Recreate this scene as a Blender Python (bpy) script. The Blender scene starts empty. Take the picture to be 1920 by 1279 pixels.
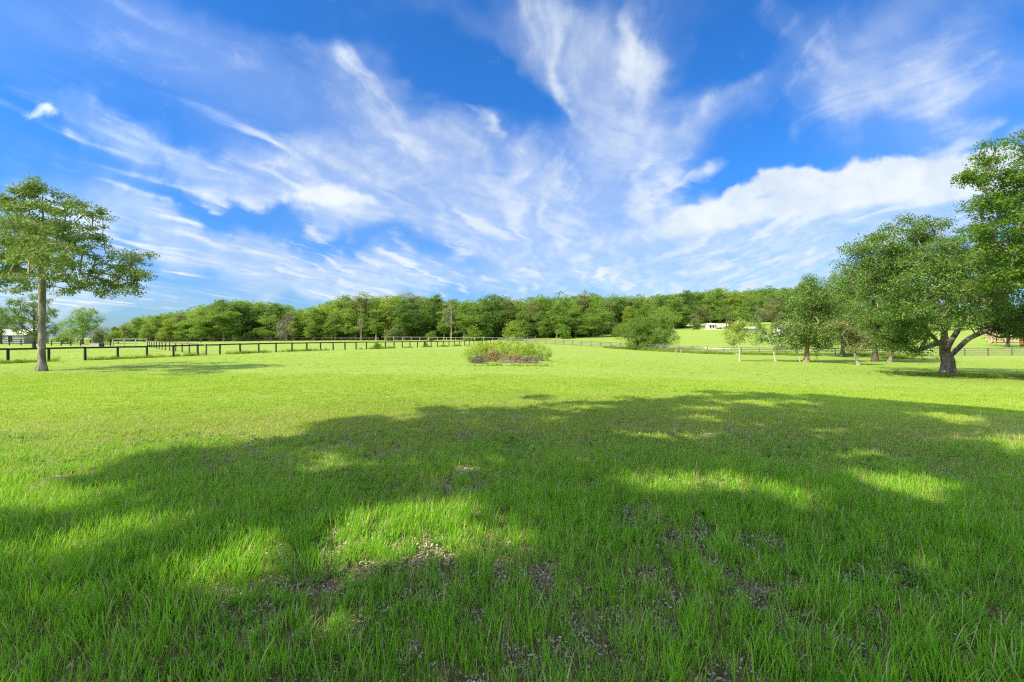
import bpy, math
import numpy as np
from mathutils import Vector

R = math.radians
S = bpy.context.scene
COL = S.collection
FPX, CX, HY, EYE = 853.3, 960.0, 636.0, 1.8        # 16 mm lens on 36 mm, read off the photograph
SUN_EL, SUN_TRAVEL = R(45), (0.848, 0.530)         # light travels to the right and away

# ------------------------------------------------------------------ terrain
TP = [(960,3,0),(0,6,-.05),(1900,6,-.1),(960,12,-.05),(960,35,-.1),(400,30,-.1),(78,27,-.1),(20,36.5,-.17),
 (606,66,.14),(810,93,.27),(950,130,.4),(1035,125,-.1),(1130,112,-.83),(1235,98.7,-1.27),(1340,88.9,-1.53),
 (1500,85,-1.8),(1600,82,-1.76),(1850,76,-1.32),(1918,74.6,-1.13),(2300,70,-1),(1778,33,-.9),(1400,50,-1),
 (1200,50,-.5),(1640,60,-1.6),(1100,80,-.3),(1300,70,-1.1),(300,150,.9),(600,155,1.2),(0,130,.5),(-300,120,.3),
 (0,80,.1),(300,90,.2),(900,150,1.0),(1000,160,1.6),(1100,170,2.8),(1180,180,3.4),(1325,190,4.9),(1325,140,.8),(1325,230,9.5),
 (1325,300,19),(1470,150,2.6),(1470,115,0),(1470,200,7.5),(1470,260,14),(1800,130,1.7),(1800,105,-.1),(1900,120,1),(1900,180,4),
 (1800,250,10),(1200,260,10),(1100,260,8),(900,260,6),(600,260,4),(300,260,2),(0,250,1),(1650,180,5.5),(1600,110,-.3),(1200,130,-.2)]
_c = [((px-CX)/FPX*d, d, z) for px, d, z in TP] + [(0,-10,0),(-25,-10,0),(25,-10,-.2),(-40,0,0),(40,0,-.5),(0,-200,0),(-300,-50,0),(300,-50,0),
      (-600,400,3),(0,500,8),(500,500,22),(0,1200,0),(900,900,10),(-900,900,0)]
TC = np.array(_c, float)
TS = 0.15*np.hypot(TC[:,0], TC[:,1]) + 4.0
def H(x, y):
    x = np.asarray(x, float); y = np.asarray(y, float)
    sh = x.shape; x = x.ravel(); y = y.ravel()
    e = -((x[:,None]-TC[None,:,0])**2 + (y[:,None]-TC[None,:,1])**2)/(2*TS[None,:]**2)
    e -= e.max(1, keepdims=True)
    w = np.exp(e)
    return ((w*TC[None,:,2]).sum(1)/w.sum(1)).reshape(sh)
def h1(x, y): return float(H(np.array([x]), np.array([y]))[0])
def at(px, d):
    x = (px-CX)/FPX*d
    return Vector((x, d, h1(x, d)))
def hit(px, py, d0=4, d1=400):
    d = np.geomspace(d0, d1, 2500); x = (px-CX)/FPX*d
    rz = EYE - (py-HY)/FPX*d
    k = np.argmax(rz < H(x, d))
    return at(px, d[k])

# ------------------------------------------------------------------ mesh helpers
def mesh(name, V, F, mat=None, smooth=False):
    V = np.asarray(V, np.float32).reshape(-1, 3)
    me = bpy.data.meshes.new(name)
    if isinstance(F, np.ndarray):
        n, k = F.shape
        me.vertices.add(len(V)); me.vertices.foreach_set('co', V.ravel())
        me.loops.add(n*k); me.loops.foreach_set('vertex_index', F.astype(np.int32).ravel())
        me.polygons.add(n); me.polygons.foreach_set('loop_start', np.arange(0, n*k, k, dtype=np.int32))
        me.update(calc_edges=True)
    else:
        me.from_pydata([tuple(map(float, v)) for v in V], [], F); me.update()
    if smooth: me.polygons.foreach_set('use_smooth', np.ones(len(me.polygons), bool))
    if mat: me.materials.append(mat)
    return me
def obj(name, me, parent=None, loc=(0,0,0), rot=(0,0,0)):
    o = bpy.data.objects.new(name, me); COL.objects.link(o)
    o.location = loc; o.rotation_euler = rot
    if parent: o.parent = parent
    return o
def tag(o, label=None, cat=None, group=None, kind=None):
    if label: o['label'] = label
    if cat: o['category'] = cat
    if group: o['group'] = group
    if kind: o['kind'] = kind
    return o
def empty(name, loc, rz=0): return obj(name, None, None, loc, (0,0,rz))
class MB:
    def __init__(s): s.V = []; s.F = []; s.n = 0
    def add(s, V, F):
        V = np.asarray(V, float).reshape(-1,3)
        s.V.append(V); s.F += [tuple(int(i)+s.n for i in f) for f in F]; s.n += len(V)
    def box(s, c, size, rz=0, tilt=0, bev=0.0):
        x, y, z = [k/2 for k in size]
        if bev > 0:
            pts = []; b = bev
            for zz, q in ((-z, b), (-z+b, 0), (z-b, 0), (z, b)):
                pts += [(-x+q,-y+q,zz),(x-q,-y+q,zz),(x-q,y-q,zz),(-x+q,y-q,zz)]
            F = [(3,2,1,0),(12,13,14,15)]
            for r in range(3):
                for k in range(4):
                    F.append((r*4+k, r*4+(k+1)%4, (r+1)*4+(k+1)%4, (r+1)*4+k))
        else:
            pts = [(-x,-y,-z),(x,-y,-z),(x,y,-z),(-x,y,-z),(-x,-y,z),(x,-y,z),(x,y,z),(-x,y,z)]
            F = [(3,2,1,0),(4,5,6,7),(0,1,5,4),(1,2,6,5),(2,3,7,6),(3,0,4,7)]
        P = np.array(pts)
        if tilt: 
            ct, st = math.cos(tilt), math.sin(tilt)
            P = np.stack([P[:,0]*ct-P[:,2]*st, P[:,1], P[:,0]*st+P[:,2]*ct], 1)
        cr, sr = math.cos(rz), math.sin(rz)
        P = np.stack([P[:,0]*cr-P[:,1]*sr, P[:,0]*sr+P[:,1]*cr, P[:,2]], 1) + np.array(c, float)
        s.add(P, F)
    def mesh(s, name, mat, smooth=False):
        return mesh(name, np.concatenate(s.V), s.F, mat, smooth)

def tube(path, rad, sides=6, flare=None):
    path = np.asarray(path, float); rad = np.asarray(rad, float); n = len(path)
    t = np.gradient(path, axis=0); t /= np.linalg.norm(t, axis=1, keepdims=True)+1e-9
    ref = np.array([1.0,0,0]) if abs(t[0,0]) < .9 else np.array([0,1.0,0])
    V = np.zeros((n, sides, 3)); a = np.linspace(0, 2*np.pi, sides, endpoint=False)
    for i in range(n):
        u = ref - t[i]*np.dot(ref, t[i]); u /= np.linalg.norm(u)+1e-9; ref = u
        w = np.cross(t[i], u)
        rr = np.full(sides, rad[i])
        if flare is not None: rr = rr*(1+flare[i]*np.abs(np.sin(a*2.5+.6))+ .05*np.sin(a*3+i*.7))
        V[i] = path[i] + rr[:,None]*(np.cos(a)[:,None]*u + np.sin(a)[:,None]*w)
    k = np.arange(sides); F = []
    for i in range(n-1):
        b = i*sides
        F.append(np.stack([b+k, b+(k+1)%sides, b+sides+(k+1)%sides, b+sides+k], 1))
    return V.reshape(-1,3), np.concatenate(F)

def vnoise(x, y, seed=0):
    def hsh(i, j):
        v = np.sin(i*127.1 + j*311.7 + seed*74.7)*43758.5453
        return v - np.floor(v)
    i = np.floor(x); j = np.floor(y); f = x-i; g = y-j
    f = f*f*(3-2*f); g = g*g*(3-2*g)
    return (hsh(i,j)*(1-f)+hsh(i+1,j)*f)*(1-g) + (hsh(i,j+1)*(1-f)+hsh(i+1,j+1)*f)*g

# ------------------------------------------------------------------ materials
def new_mat(name):
    m = bpy.data.materials.new(name); m.use_nodes = True
    nt = m.node_tree; nt.nodes.clear()
    return m, nt, nt.nodes.new('ShaderNodeOutputMaterial')
def N(nt, t, **kw):
    n = nt.nodes.new(t)
    for k, v in kw.items(): setattr(n, k, v)
    return n
def mixc(nt, fac, a, b, blend='MIX'):
    n = N(nt, 'ShaderNodeMix', data_type='RGBA', blend_type=blend)
    for s, v in ((0, fac), (6, a), (7, b)):
        if hasattr(v, 'is_output'): nt.links.new(v, n.inputs[s])
        elif s == 0: n.inputs[s].default_value = v
        else: n.inputs[s].default_value = (*v, 1) if len(v) == 3 else v
    return n.outputs[2]
def mth(nt, op, a, b=None, c=None, clamp=False):
    n = N(nt, 'ShaderNodeMath', operation=op, use_clamp=clamp)
    for i, v in enumerate((a, b, c)):
        if v is None: continue
        if hasattr(v, 'is_output'): nt.links.new(v, n.inputs[i])
        else: n.inputs[i].default_value = v
    return n.outputs[0]
def noise(nt, vec, scale, detail=4, rough=.55, dist=0):
    n = N(nt, 'ShaderNodeTexNoise'); n.inputs['Scale'].default_value = scale
    n.inputs['Detail'].default_value = detail; n.inputs['Roughness'].default_value = rough
    n.inputs['Distortion'].default_value = dist
    if vec is not None: nt.links.new(vec, n.inputs['Vector'])
    return n.outputs['Fac']
def ramp(nt, fac, a, b):
    n = N(nt, 'ShaderNodeMapRange', interpolation_type='SMOOTHSTEP'); nt.links.new(fac, n.inputs[0])
    n.inputs[1].default_value = a; n.inputs[2].default_value = b
    return n.outputs[0]

def leaf_mat(name, dark, light, trans, k=.30, nscale=.6, vary=.25, rough=.55, spec=.22):
    m, nt, out = new_mat(name)
    tc = N(nt, 'ShaderNodeTexCoord'); geo = N(nt, 'ShaderNodeNewGeometry'); oi = N(nt, 'ShaderNodeObjectInfo')
    f = noise(nt, tc.outputs['Object'], nscale, 3)
    f = mth(nt, 'ADD', mth(nt, 'MULTIPLY', f, .9), mth(nt, 'MULTIPLY', geo.outputs['Random Per Island'], .55))
    f = mth(nt, 'ADD', f, mth(nt, 'MULTIPLY', oi.outputs['Random'], vary))
    f = ramp(nt, f, .35, 1.25)
    c = mixc(nt, f, dark, light)
    p = N(nt, 'ShaderNodeBsdfPrincipled'); nt.links.new(c, p.inputs['Base Color'])
    p.inputs['Roughness'].default_value = rough; p.inputs['Specular IOR Level'].default_value = spec
    t = N(nt, 'ShaderNodeBsdfTranslucent'); nt.links.new(mixc(nt, .8, c, trans), t.inputs['Color'])
    mx = N(nt, 'ShaderNodeMixShader'); mx.inputs[0].default_value = k
    nt.links.new(p.outputs[0], mx.inputs[1]); nt.links.new(t.outputs[0], mx.inputs[2])
    nt.links.new(mx.outputs[0], out.inputs[0])
    return m
def rough_mat(name, a, b, scale=6, stretch=(1,1,1), bump=.3, rough=.85, detail=6, lo=.35, hi=.65, c3=None):
    m, nt, out = new_mat(name)
    tc = N(nt, 'ShaderNodeTexCoord'); mp = N(nt, 'ShaderNodeMapping'); mp.inputs['Scale'].default_value = stretch
    nt.links.new(tc.outputs['Object'], mp.inputs['Vector'])
    f = noise(nt, mp.outputs[0], scale, detail, .65)
    c = mixc(nt, ramp(nt, f, lo, hi), a, b)
    if c3: c = mixc(nt, ramp(nt, noise(nt, tc.outputs['Object'], scale*.25, 3), .5, .7), c, c3)
    p = N(nt, 'ShaderNodeBsdfPrincipled'); p.inputs['Roughness'].default_value = rough
    p.inputs['Specular IOR Level'].default_value = .25
    nt.links.new(c, p.inputs['Base Color'])
    bp = N(nt, 'ShaderNodeBump'); bp.inputs['Strength'].default_value = bump; bp.inputs['Distance'].default_value = .05
    nt.links.new(f, bp.inputs['Height']); nt.links.new(bp.outputs[0], p.inputs['Normal'])
    nt.links.new(p.outputs[0], out.inputs[0])
    return m

M = {}
M['leaf_dark']   = leaf_mat('leaf_dark',   (0.036,0.090,0.021), (0.136,0.245,0.048), (0.236,0.399,0.036), k=.42)
M['leaf_mid']    = leaf_mat('leaf_mid',    (0.057,0.128,0.021), (0.190,0.318,0.048), (0.326,0.490,0.036), k=.42)
M['leaf_yellow'] = leaf_mat('leaf_yellow', (0.100,0.173,0.024), (0.271,0.371,0.048), (0.435,0.562,0.040), k=.42)
M['leaf_olive']  = leaf_mat('leaf_olive',  (0.090,0.124,0.045), (0.245,0.281,0.100), (0.326,0.362,0.090), k=.42)
M['leaf_grey']   = leaf_mat('leaf_grey',   (.110,.105,.075), (.250,.235,.170), (.16,.16,.08), k=.15)
M['leaf_oak']    = leaf_mat('leaf_oak',    (0.039,0.092,0.018), (0.172,0.287,0.051), (0.230,0.391,0.034), nscale=.45, spec=.3)
M['leaf_laurel'] = leaf_mat('leaf_laurel', (.042,.090,.018), (.180,.270,.050), (.22,.34,.03), nscale=.5, spec=.3)
M['leaf_bright'] = leaf_mat('leaf_bright', (.034,.085,.010), (.130,.240,.018), (.18,.36,.012), nscale=.6, spec=.3)
M['leaf_red']    = leaf_mat('leaf_red',    (.150,.110,.060), (.360,.290,.130), (.36,.28,.10), k=.25)
M['bush_yellow'] = leaf_mat('bush_yellow', (.160,.250,.030), (.400,.510,.070), (.48,.58,.05), k=.35)
M['bush_green']  = leaf_mat('bush_green',  (0.138,0.250,0.037), (0.400,0.525,0.088), (0.525,0.675,0.062), k=.35)
M['moss']        = leaf_mat('moss',        (.075,.080,.055), (.180,.185,.130), (.14,.15,.08), k=.2)
M['dead_twig']   = rough_mat('dead_twig', (.16,.13,.11), (.38,.33,.29), 9)
M['bark_grey']   = rough_mat('bark_grey', (.10,.085,.065), (.33,.29,.235), 7, (1,1,.22), .8)
M['bark_oak']    = rough_mat('bark_oak', (.05,.042,.034), (.23,.19,.155), 5, (1,1,.25), 1.0, c3=(.30,.25,.21))
M['bark_dark']   = rough_mat('bark_dark', (.035,.03,.025), (.14,.115,.09), 6, (1,1,.25), .8)
M['bark_pale']   = rough_mat('bark_pale', (.34,.30,.25), (.62,.58,.50), 6, (1,1,.4), .5)
M['bark_red']    = rough_mat('bark_red', (.19,.12,.085), (.46,.32,.24), 6, (1,1,.3), .6)
M['black_board'] = rough_mat('black_board', (.010,.010,.010), (.035,.033,.030), 5, (1,1,1), .3, .6)
M['grey_board']  = rough_mat('grey_board', (.075,.075,.070), (.19,.185,.17), 5, (1,1,1), .3, .8)
M['pale_board']  = rough_mat('pale_board', (.22,.22,.19), (.42,.41,.37), 5, (1,1,1), .3, .8)
M['brown_board'] = rough_mat('brown_board', (.07,.058,.045), (.19,.16,.125), 5, (1,1,1), .3, .8)
M['wire']        = rough_mat('wire', (.28,.28,.28), (.42,.42,.42), 3, bump=0, rough=.5)
M['white_paint'] = rough_mat('white_paint', (.42,.41,.38), (.56,.55,.52), 2, bump=.05, rough=.6)
M['grey_wall']   = rough_mat('grey_wall', (.22,.22,.22), (.36,.36,.36), 2, (3,1,.3), .1, .8)
M['tan_wall']    = rough_mat('tan_wall', (.34,.24,.15), (.55,.42,.29), 2, (4,1,.3), .2, .85)
M['metal_roof']  = rough_mat('metal_roof', (.30,.30,.32), (.48,.48,.50), 2, (.3,4,1), .1, .45)
M['cream_roof']  = rough_mat('cream_roof', (.52,.50,.42), (.74,.72,.62), 2, (.3,4,1), .1, .6)
M['dark_glass']  = rough_mat('dark_glass', (.012,.014,.018), (.03,.03,.035), 2, bump=0, rough=.15)
M['rust']        = rough_mat('rust', (.20,.07,.03), (.36,.15,.07), 4, bump=.3)
M['litter']      = leaf_mat('litter', (.14,.115,.082), (.62,.56,.47), (.30,.26,.19), k=.1, nscale=3, rough=.7)

# grass blades: colour differs from tuft to tuft and from base to tip of a blade
def grass_mat(name, a, b, dry, tr, k=.42, dryness=.15):
    m, nt, out = new_mat(name)
    oi = N(nt, 'ShaderNodeObjectInfo'); geo = N(nt, 'ShaderNodeNewGeometry'); tc = N(nt, 'ShaderNodeTexCoord')
    big = noise(nt, geo.outputs['Position'], .35, 3); mid = noise(nt, geo.outputs['Position'], 1.7, 2)
    f = mth(nt, 'ADD', mth(nt, 'MULTIPLY', oi.outputs['Random'], .45), mth(nt, 'MULTIPLY', geo.outputs['Random Per Island'], .45))
    f = mth(nt, 'ADD', f, mth(nt, 'MULTIPLY', big, .8)); f = mth(nt, 'ADD', f, mth(nt, 'MULTIPLY', mid, .4))
    c = mixc(nt, ramp(nt, f, .55, 1.45), a, b)
    d = mth(nt, 'GREATER_THAN', geo.outputs['Random Per Island'], 1-dryness)
    c = mixc(nt, mth(nt, 'MULTIPLY', d, .8), c, dry)
    p = N(nt, 'ShaderNodeBsdfPrincipled'); nt.links.new(c, p.inputs['Base Color'])
    p.inputs['Roughness'].default_value = .6; p.inputs['Specular IOR Level'].default_value = .12
    t = N(nt, 'ShaderNodeBsdfTranslucent'); nt.links.new(mixc(nt, .6, c, tr), t.inputs['Color'])
    mx = N(nt, 'ShaderNodeMixShader'); mx.inputs[0].default_value = k
    nt.links.new(p.outputs[0], mx.inputs[1]); nt.links.new(t.outputs[0], mx.inputs[2]); nt.links.new(mx.outputs[0], out.inputs[0])
    return m
M['grass']  = grass_mat('grass_blades', (.062,.275,.007), (.255,.560,.028), (.60,.54,.28), (.46,.75,.05))
M['lawn']  = grass_mat('lawn_blades', (.188,.340,.026), (.385,.510,.078), (.58,.55,.28), (.50,.70,.05), dryness=.08)
M['weeds']  = grass_mat('weed_blades', (0.112,0.224,0.021), (0.266,0.364,0.042), (0.420,0.364,0.168), (0.336,0.504,0.028))

def ground_mat():
    m, nt, out = new_mat('pasture_ground')
    geo = N(nt, 'ShaderNodeNewGeometry'); P = geo.outputs['Position']
    big = noise(nt, P, .045, 4); mid = noise(nt, P, .35, 4); fine = noise(nt, P, 9, 6, .7)
    mp = N(nt, 'ShaderNodeMapping'); mp.inputs['Scale'].default_value = (.03, .25, 0); nt.links.new(P, mp.inputs['Vector'])
    band = noise(nt, mp.outputs[0], 1.0, 3)
    f = mth(nt, 'ADD', mth(nt, 'MULTIPLY', big, .6), mth(nt, 'MULTIPLY', mid, .35))
    f = mth(nt, 'ADD', f, mth(nt, 'MULTIPLY', band, .5)); f = mth(nt, 'ADD', f, mth(nt, 'MULTIPLY', fine, .45))
    c = mixc(nt, ramp(nt, f, .6, 1.3), GR_A, GR_B)
    # thatch and soil show through the thin grass under the big shade tree
    dist = N(nt, 'ShaderNodeVectorMath', operation='DISTANCE'); nt.links.new(P, dist.inputs[0]); dist.inputs[1].default_value = (2, 2, 0)
    thin = mth(nt, 'SUBTRACT', 1, ramp(nt, mth(nt, 'ADD', dist.outputs['Value'], mth(nt, 'MULTIPLY', mid, 6)), 9, 20))
    soil = mixc(nt, ramp(nt, fine, .35, .7), (.085,.065,.036), (.27,.21,.13))
    thatch = mixc(nt, ramp(nt, mid, .35, .6), (.10,.13,.03), soil)
    c = mixc(nt, thin, c, thatch)
    p = N(nt, 'ShaderNodeBsdfPrincipled'); nt.links.new(c, p.inputs['Base Color']); p.inputs['Roughness'].default_value = .9
    p.inputs['Specular IOR Level'].default_value = .1
    bp = N(nt, 'ShaderNodeBump'); bp.inputs['Strength'].default_value = .6; bp.inputs['Distance'].default_value = .08
    nt.links.new(fine, bp.inputs['Height']); nt.links.new(bp.outputs[0], p.inputs['Normal'])
    nt.links.new(p.outputs[0], out.inputs[0])
    return m
GR_A, GR_B = (.170,.256,.042), (.222,.302,.064)
M['ground'] = ground_mat()

# ------------------------------------------------------------------ ground sheet
def axis(n, ext, k=6.2):
    t = np.linspace(-1, 1, n); return ext*np.sinh(k*t)/math.sinh(k)
gx = axis(231, 1800)
gy = np.concatenate([-np.geomspace(300, .5, 26), [0], np.array([v for v in axis(341, 2200) if v > .2])])
GX, GY = np.meshgrid(gx, gy)
GZ = H(GX, GY) + .035*(vnoise(GX*.8, GY*.8, 3)-.5)*(np.hypot(GX, GY) < 40)
ny, nx = GX.shape
idx = np.arange(ny*nx).reshape(ny, nx)
GF = np.stack([idx[:-1,:-1], idx[:-1,1:], idx[1:,1:], idx[1:,:-1]], -1).reshape(-1,4)
tag(obj('ground', mesh('ground', np.stack([GX,GY,GZ],-1), GF, M['ground'], True)), 'open green pasture running back to a wooded rise', 'ground', kind='structure')

def patch(name, pts, mat, label, cat, lift=.06, n=22):
    """a sheet of sand lying on the hillside, with an uneven edge"""
    c = np.mean(pts, 0); V = [(c[0], c[1], h1(*c)+lift)]; F = []
    a = np.linspace(0, 2*np.pi, n, endpoint=False)
    rx = np.ptp([p[0] for p in pts])/2; ry = np.ptp([p[1] for p in pts])/2
    rg = np.random.default_rng(int(abs(c[0])*10)); r = .75+.4*rg.random(n)
    rings = (.5, 1)
    for q in rings:
        for k in range(n):
            x = c[0]+rx*q*r[k]*math.cos(a[k]); y = c[1]+ry*q*r[k]*math.sin(a[k])
            V.append((x, y, h1(x, y)+lift*(1 if q < 1 else -.3)))
    for k in range(n):
        F.append((0, 1+k, 1+(k+1) % n)); F.append((1+k, 1+n+k, 1+n+(k+1) % n, 1+(k+1) % n))
    return tag(obj(name, mesh(name, V, F, mat, True)), label, cat, kind='structure')
M['sand'] = rough_mat('sand', (.42,.37,.25), (.66,.60,.45), .6, bump=.2)
for px0, px1, d0, d1, lb in ((1285, 1375, 205, 228, 'pale bare sand on the slope above the white cabins'),
                             (1333, 1356, 103, 112, 'small pale sandy patch on the hay slope'),
                             (1300, 1362, 183, 187, 'strip of pale sand in front of the cabins'),
                             (1095, 1135, 176, 184, 'bare sandy strip under the wood edge')):
    a, b = at(px0, d0), at(px1, d1)
    patch('sand_patch', [(a.x, a.y), (b.x, b.y)], M['sand'], lb, 'sand')

# ------------------------------------------------------------------ trees
def lobes_clumps(rng, lobes, n, shell=.5):
    L = np.array(lobes, float)                    # x y z rx ry rz
    w = (L[:,3]*L[:,4]+L[:,4]*L[:,5]+L[:,3]*L[:,5]); w /= w.sum()
    k = rng.choice(len(L), n, p=w)
    d = rng.normal(size=(n,3)); d /= np.linalg.norm(d, axis=1, keepdims=True)
    r = shell+(1-shell)*rng.random(n)**.6
    return L[k,:3] + d*r[:,None]*L[k,3:6]

def grow(rng, trunk, trunk_r, clumps, start=1, limbs=(), tip=.012, step=.8, droop=0., up=.25):
    """branches from the trunk (and given main limbs) out to every leaf clump; returns tubes as (path, radii)"""
    pos = [np.array(p, float) for p in trunk]; par = [-1]+list(range(len(trunk)-1))
    for at_i, pts in limbs:
        prev = at_i
        for p in pts:
            pos.append(np.array(p, float)); par.append(prev); prev = len(pos)-1
    nt0 = len(pos); ok = [i >= start for i in range(nt0)]
    P = np.zeros((nt0+len(clumps)*14, 3)); P[:nt0] = pos; m = nt0
    OK = np.zeros(len(P), bool); OK[:nt0] = ok
    core = np.array(trunk[min(len(trunk)-1, start+1)])
    tips = []
    for c in clumps[np.argsort(np.linalg.norm(clumps-core, axis=1))]:
        q = P[:m]; dv = c-q; ds = np.linalg.norm(dv, axis=1)
        cost = ds + up*np.maximum(0, q[:,2]-c[2]) + .12*np.linalg.norm(q-core, axis=1)
        cost[~OK[:m]] = 1e9
        j = int(np.argmin(cost)); k = max(1, min(12, int(ds[j]/step)))
        prev = j; perp = rng.normal(size=3)*ds[j]*.10
        for i in range(1, k+1):
            s = i/k
            P[m] = q[j]+dv[j]*s + perp*math.sin(math.pi*s) + np.array([0,0,(.10-droop)*ds[j]*math.sin(math.pi*s)])
            par.append(prev); OK[m] = True; prev = m; m += 1
        tips.append(prev)
    acc = np.zeros(m); par = np.array(par)
    for t in tips: acc[t] += 1
    for i in range(m-1, -1, -1):
        if par[i] >= 0: acc[par[i]] += acc[i]
    # trunk nodes are 0..; their order guarantees parents first except limbs, handled since parent index < child index
    rad = tip + (trunk_r-tip)*(np.maximum(acc, .5)/max(acc[0], 1))**.47
    kids = [[] for _ in range(m)]
    for i in range(m):
        if par[i] >= 0: kids[par[i]].append(i)
    chains = []; stack = [(0, -1)]
    while stack:
        s, p = stack.pop()
        ch = ([p] if p >= 0 else [])+[s]; cur = s
        while kids[cur]:
            ks = sorted(kids[cur], key=lambda i: -acc[i])
            if cur < len(trunk)-1 and cur+1 in ks: ks.remove(cur+1); ks.insert(0, cur+1)
            for o in ks[1:]: stack.append((o, cur))
            cur = ks[0]; ch.append(cur)
        if len(ch) > 1:
            r = rad[ch].copy()
            if p >= 0: r[0] = min(r[0], r[1]*1.35)
            chains.append((P[ch].copy(), r))
    return chains

def leaves(rng, clumps, cr, n, size, flat=.75, aspect=.5, upb=.5, droop=.25):
    """kite shaped leaf faces in a ball round every clump centre"""
    K = len(clumps); T = K*n
    d = rng.normal(size=(T,3)); d /= np.linalg.norm(d, axis=1, keepdims=True)
    r = rng.random(T)**.45
    crr = np.repeat(cr*(.6+.8*rng.random(K)), n)
    off = d*(r*crr)[:,None]; off[:,2] *= flat
    base = np.repeat(clumps, n, 0)+off
    a = d+.9*rng.normal(size=(T,3)); a[:,2] -= droop; a /= np.linalg.norm(a, axis=1, keepdims=True)
    nrm = rng.normal(size=(T,3)); nrm[:,2] += upb*1.6; nrm += d*1.3
    b = np.cross(nrm, a); b /= np.linalg.norm(b, axis=1, keepdims=True)+1e-9
    L = size*(.6+.8*rng.random(T))[:,None]
    V = np.stack([base, base+.45*L*a+.5*aspect*L*b, base+L*a, base+.45*L*a-.5*aspect*L*b], 1).reshape(-1,3)
    return V, np.arange(T*4).reshape(-1,4)

def wood_meshes(name, chains, mat, minr=0., sides=6, trunk_flare=True, limb_r=None):
    """trunk with its fine branches as one mesh; heavy limbs as meshes of their own"""
    bins = [[[], [], 0]]; owner = {}
    for ci, (p, r) in enumerate(chains):
        own = owner.get(tuple(np.round(p[0], 5)), 0) if ci else 0
        if limb_r and own == 0 and ci > 0 and r.max() > limb_r: bins.append([[], [], 0]); own = len(bins)-1
        for q in p[(1 if ci else 0):]: owner.setdefault(tuple(np.round(q, 5)), own)
        if r.max() < minr: continue
        sd = 14 if r.max() > .25 else (9 if r.max() > .1 else (6 if r.max() > .03 else 4))
        if sides < 6: sd = min(sd, sides)
        fl = None
        if ci == 0 and trunk_flare:
            s = np.linalg.norm(np.diff(p, axis=0), axis=1).cumsum(); s = np.concatenate([[0], s])
            r = r*(1+.55*np.exp(-s/ (r[0]*1.3))); fl = .16*np.exp(-s/(r[0]*2.2))
        V, F = tube(p, r, sd, fl); bn = bins[own]
        bn[0].append(V); bn[1].append(F+bn[2]); bn[2] += len(V)
    mk = lambda nm, bn: mesh(nm, np.concatenate(bn[0]), np.concatenate(bn[1]), mat, True)
    return mk(name, bins[0]), [mk('limb', bn) for bn in bins[1:] if bn[0]]

def refine(pts, per=3, jitter=0., rng=None):
    """smooth a hand-placed polyline (Catmull-Rom)"""
    P = [np.array(p, float) for p in pts]; P = [2*P[0]-P[1]]+P+[2*P[-1]-P[-2]]; out = []
    for i in range(1, len(P)-2):
        for k in range(per):
            t = k/per
            q = .5*((2*P[i])+(-P[i-1]+P[i+1])*t+(2*P[i-1]-5*P[i]+4*P[i+1]-P[i+2])*t*t+(-P[i-1]+3*P[i]-3*P[i+1]+P[i+2])*t**3)
            if jitter and i+k > 1: q = q+rng.normal(size=3)*jitter
            out.append(q)
    out.append(P[-2]); return out

def tree_thing(name, loc, label, cat, chains, LV, bark, leaf, group=None, minr=0., limb_r=None, sides=6, rz=0):
    root = empty(name, loc, rz); tag(root, label, cat, group)
    tm, limbs = wood_meshes('trunk', chains, bark, minr, sides, True, limb_r)
    obj('trunk', tm, root)
    for lm in limbs: obj('limb', lm, root)
    if LV is not None: obj('crown', mesh('crown', LV[0], LV[1], leaf), root)
    return root

def local_lobes(base, d, spec):
    """lobe centres read off the photograph: (px, py, r px, depth offset m, flat) to metres about the tree's base"""
    out = []
    for px, py, r, dy, fl in spec:
        dd = d+dy; k = dd/FPX
        out.append(((px-CX)*k-base.x, dy, EYE-(py-HY)*k-base.z, r*k, r*k*1.05, r*k*fl))
    return out

# --- the tree on the near side of the rail fence, with tiered airy crown
rng = np.random.default_rng(11)
b = hit(78, 696); d = b.y
sp = [(66,338,20,0,.9),(84,350,24,.5,.8),(46,354,26,-.5,.7),(70,380,40,0,.8),(30,388,40,-1,.8),(118,386,36,1,.7),(16,386,24,0,.6),(88,410,56,-2,.8),(152,388,20,0,.6),(65,430,62,0,.8),(170,412,40,1,.55),(198,402,22,.5,.6),
      (5,450,60,0,.7),(110,470,65,-1.5,.7),(165,455,40,2,.6),(45,500,68,1.5,.6),(130,515,55,-2,.55),(205,500,46,0,.6),(245,488,34,1,.6),
      (225,540,34,-1,.5),(252,492,26,.5,.5),(256,480,24,0,.5),(262,522,20,-.5,.5),(195,548,30,-1,.4),(185,530,44,1.5,.5),(235,528,36,0,.5),(255,510,24,0,.5),(-30,500,70,0,.6),(-70,450,60,1,.7),(-90,510,50,-1,.5),(-30,436,46,0,.7),(20,530,45,-2,.4),(100,545,30,3,.4),
      (60,480,60,5,.6),(80,470,60,-5,.6),(100,440,50,4,.7),(30,430,50,-4,.7)]
lob = local_lobes(b, d, sp)
cl = lobes_clumps(rng, lob, 600, .30)
k = d/FPX
T = refine([(0,0,0),(.03,0,1.6),(-.02,.03,3.4),(0,0,5.0),(-.1,0,6.6),(-.05,.1,8.4),(.05,0,10.2),(.02,0,11.2)], 3, .015, rng)
chains = grow(rng, T, .175, cl, start=13, step=.7, tip=.009)
LV = leaves(rng, cl, .44, 96, .125, .42, .5, .9)
tree_thing('shade_tree', b, 'tall airy tree with straight grey trunk standing alone before the single rail fence', 'tree', chains, LV, M['bark_grey'], M['leaf_laurel'])

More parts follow.
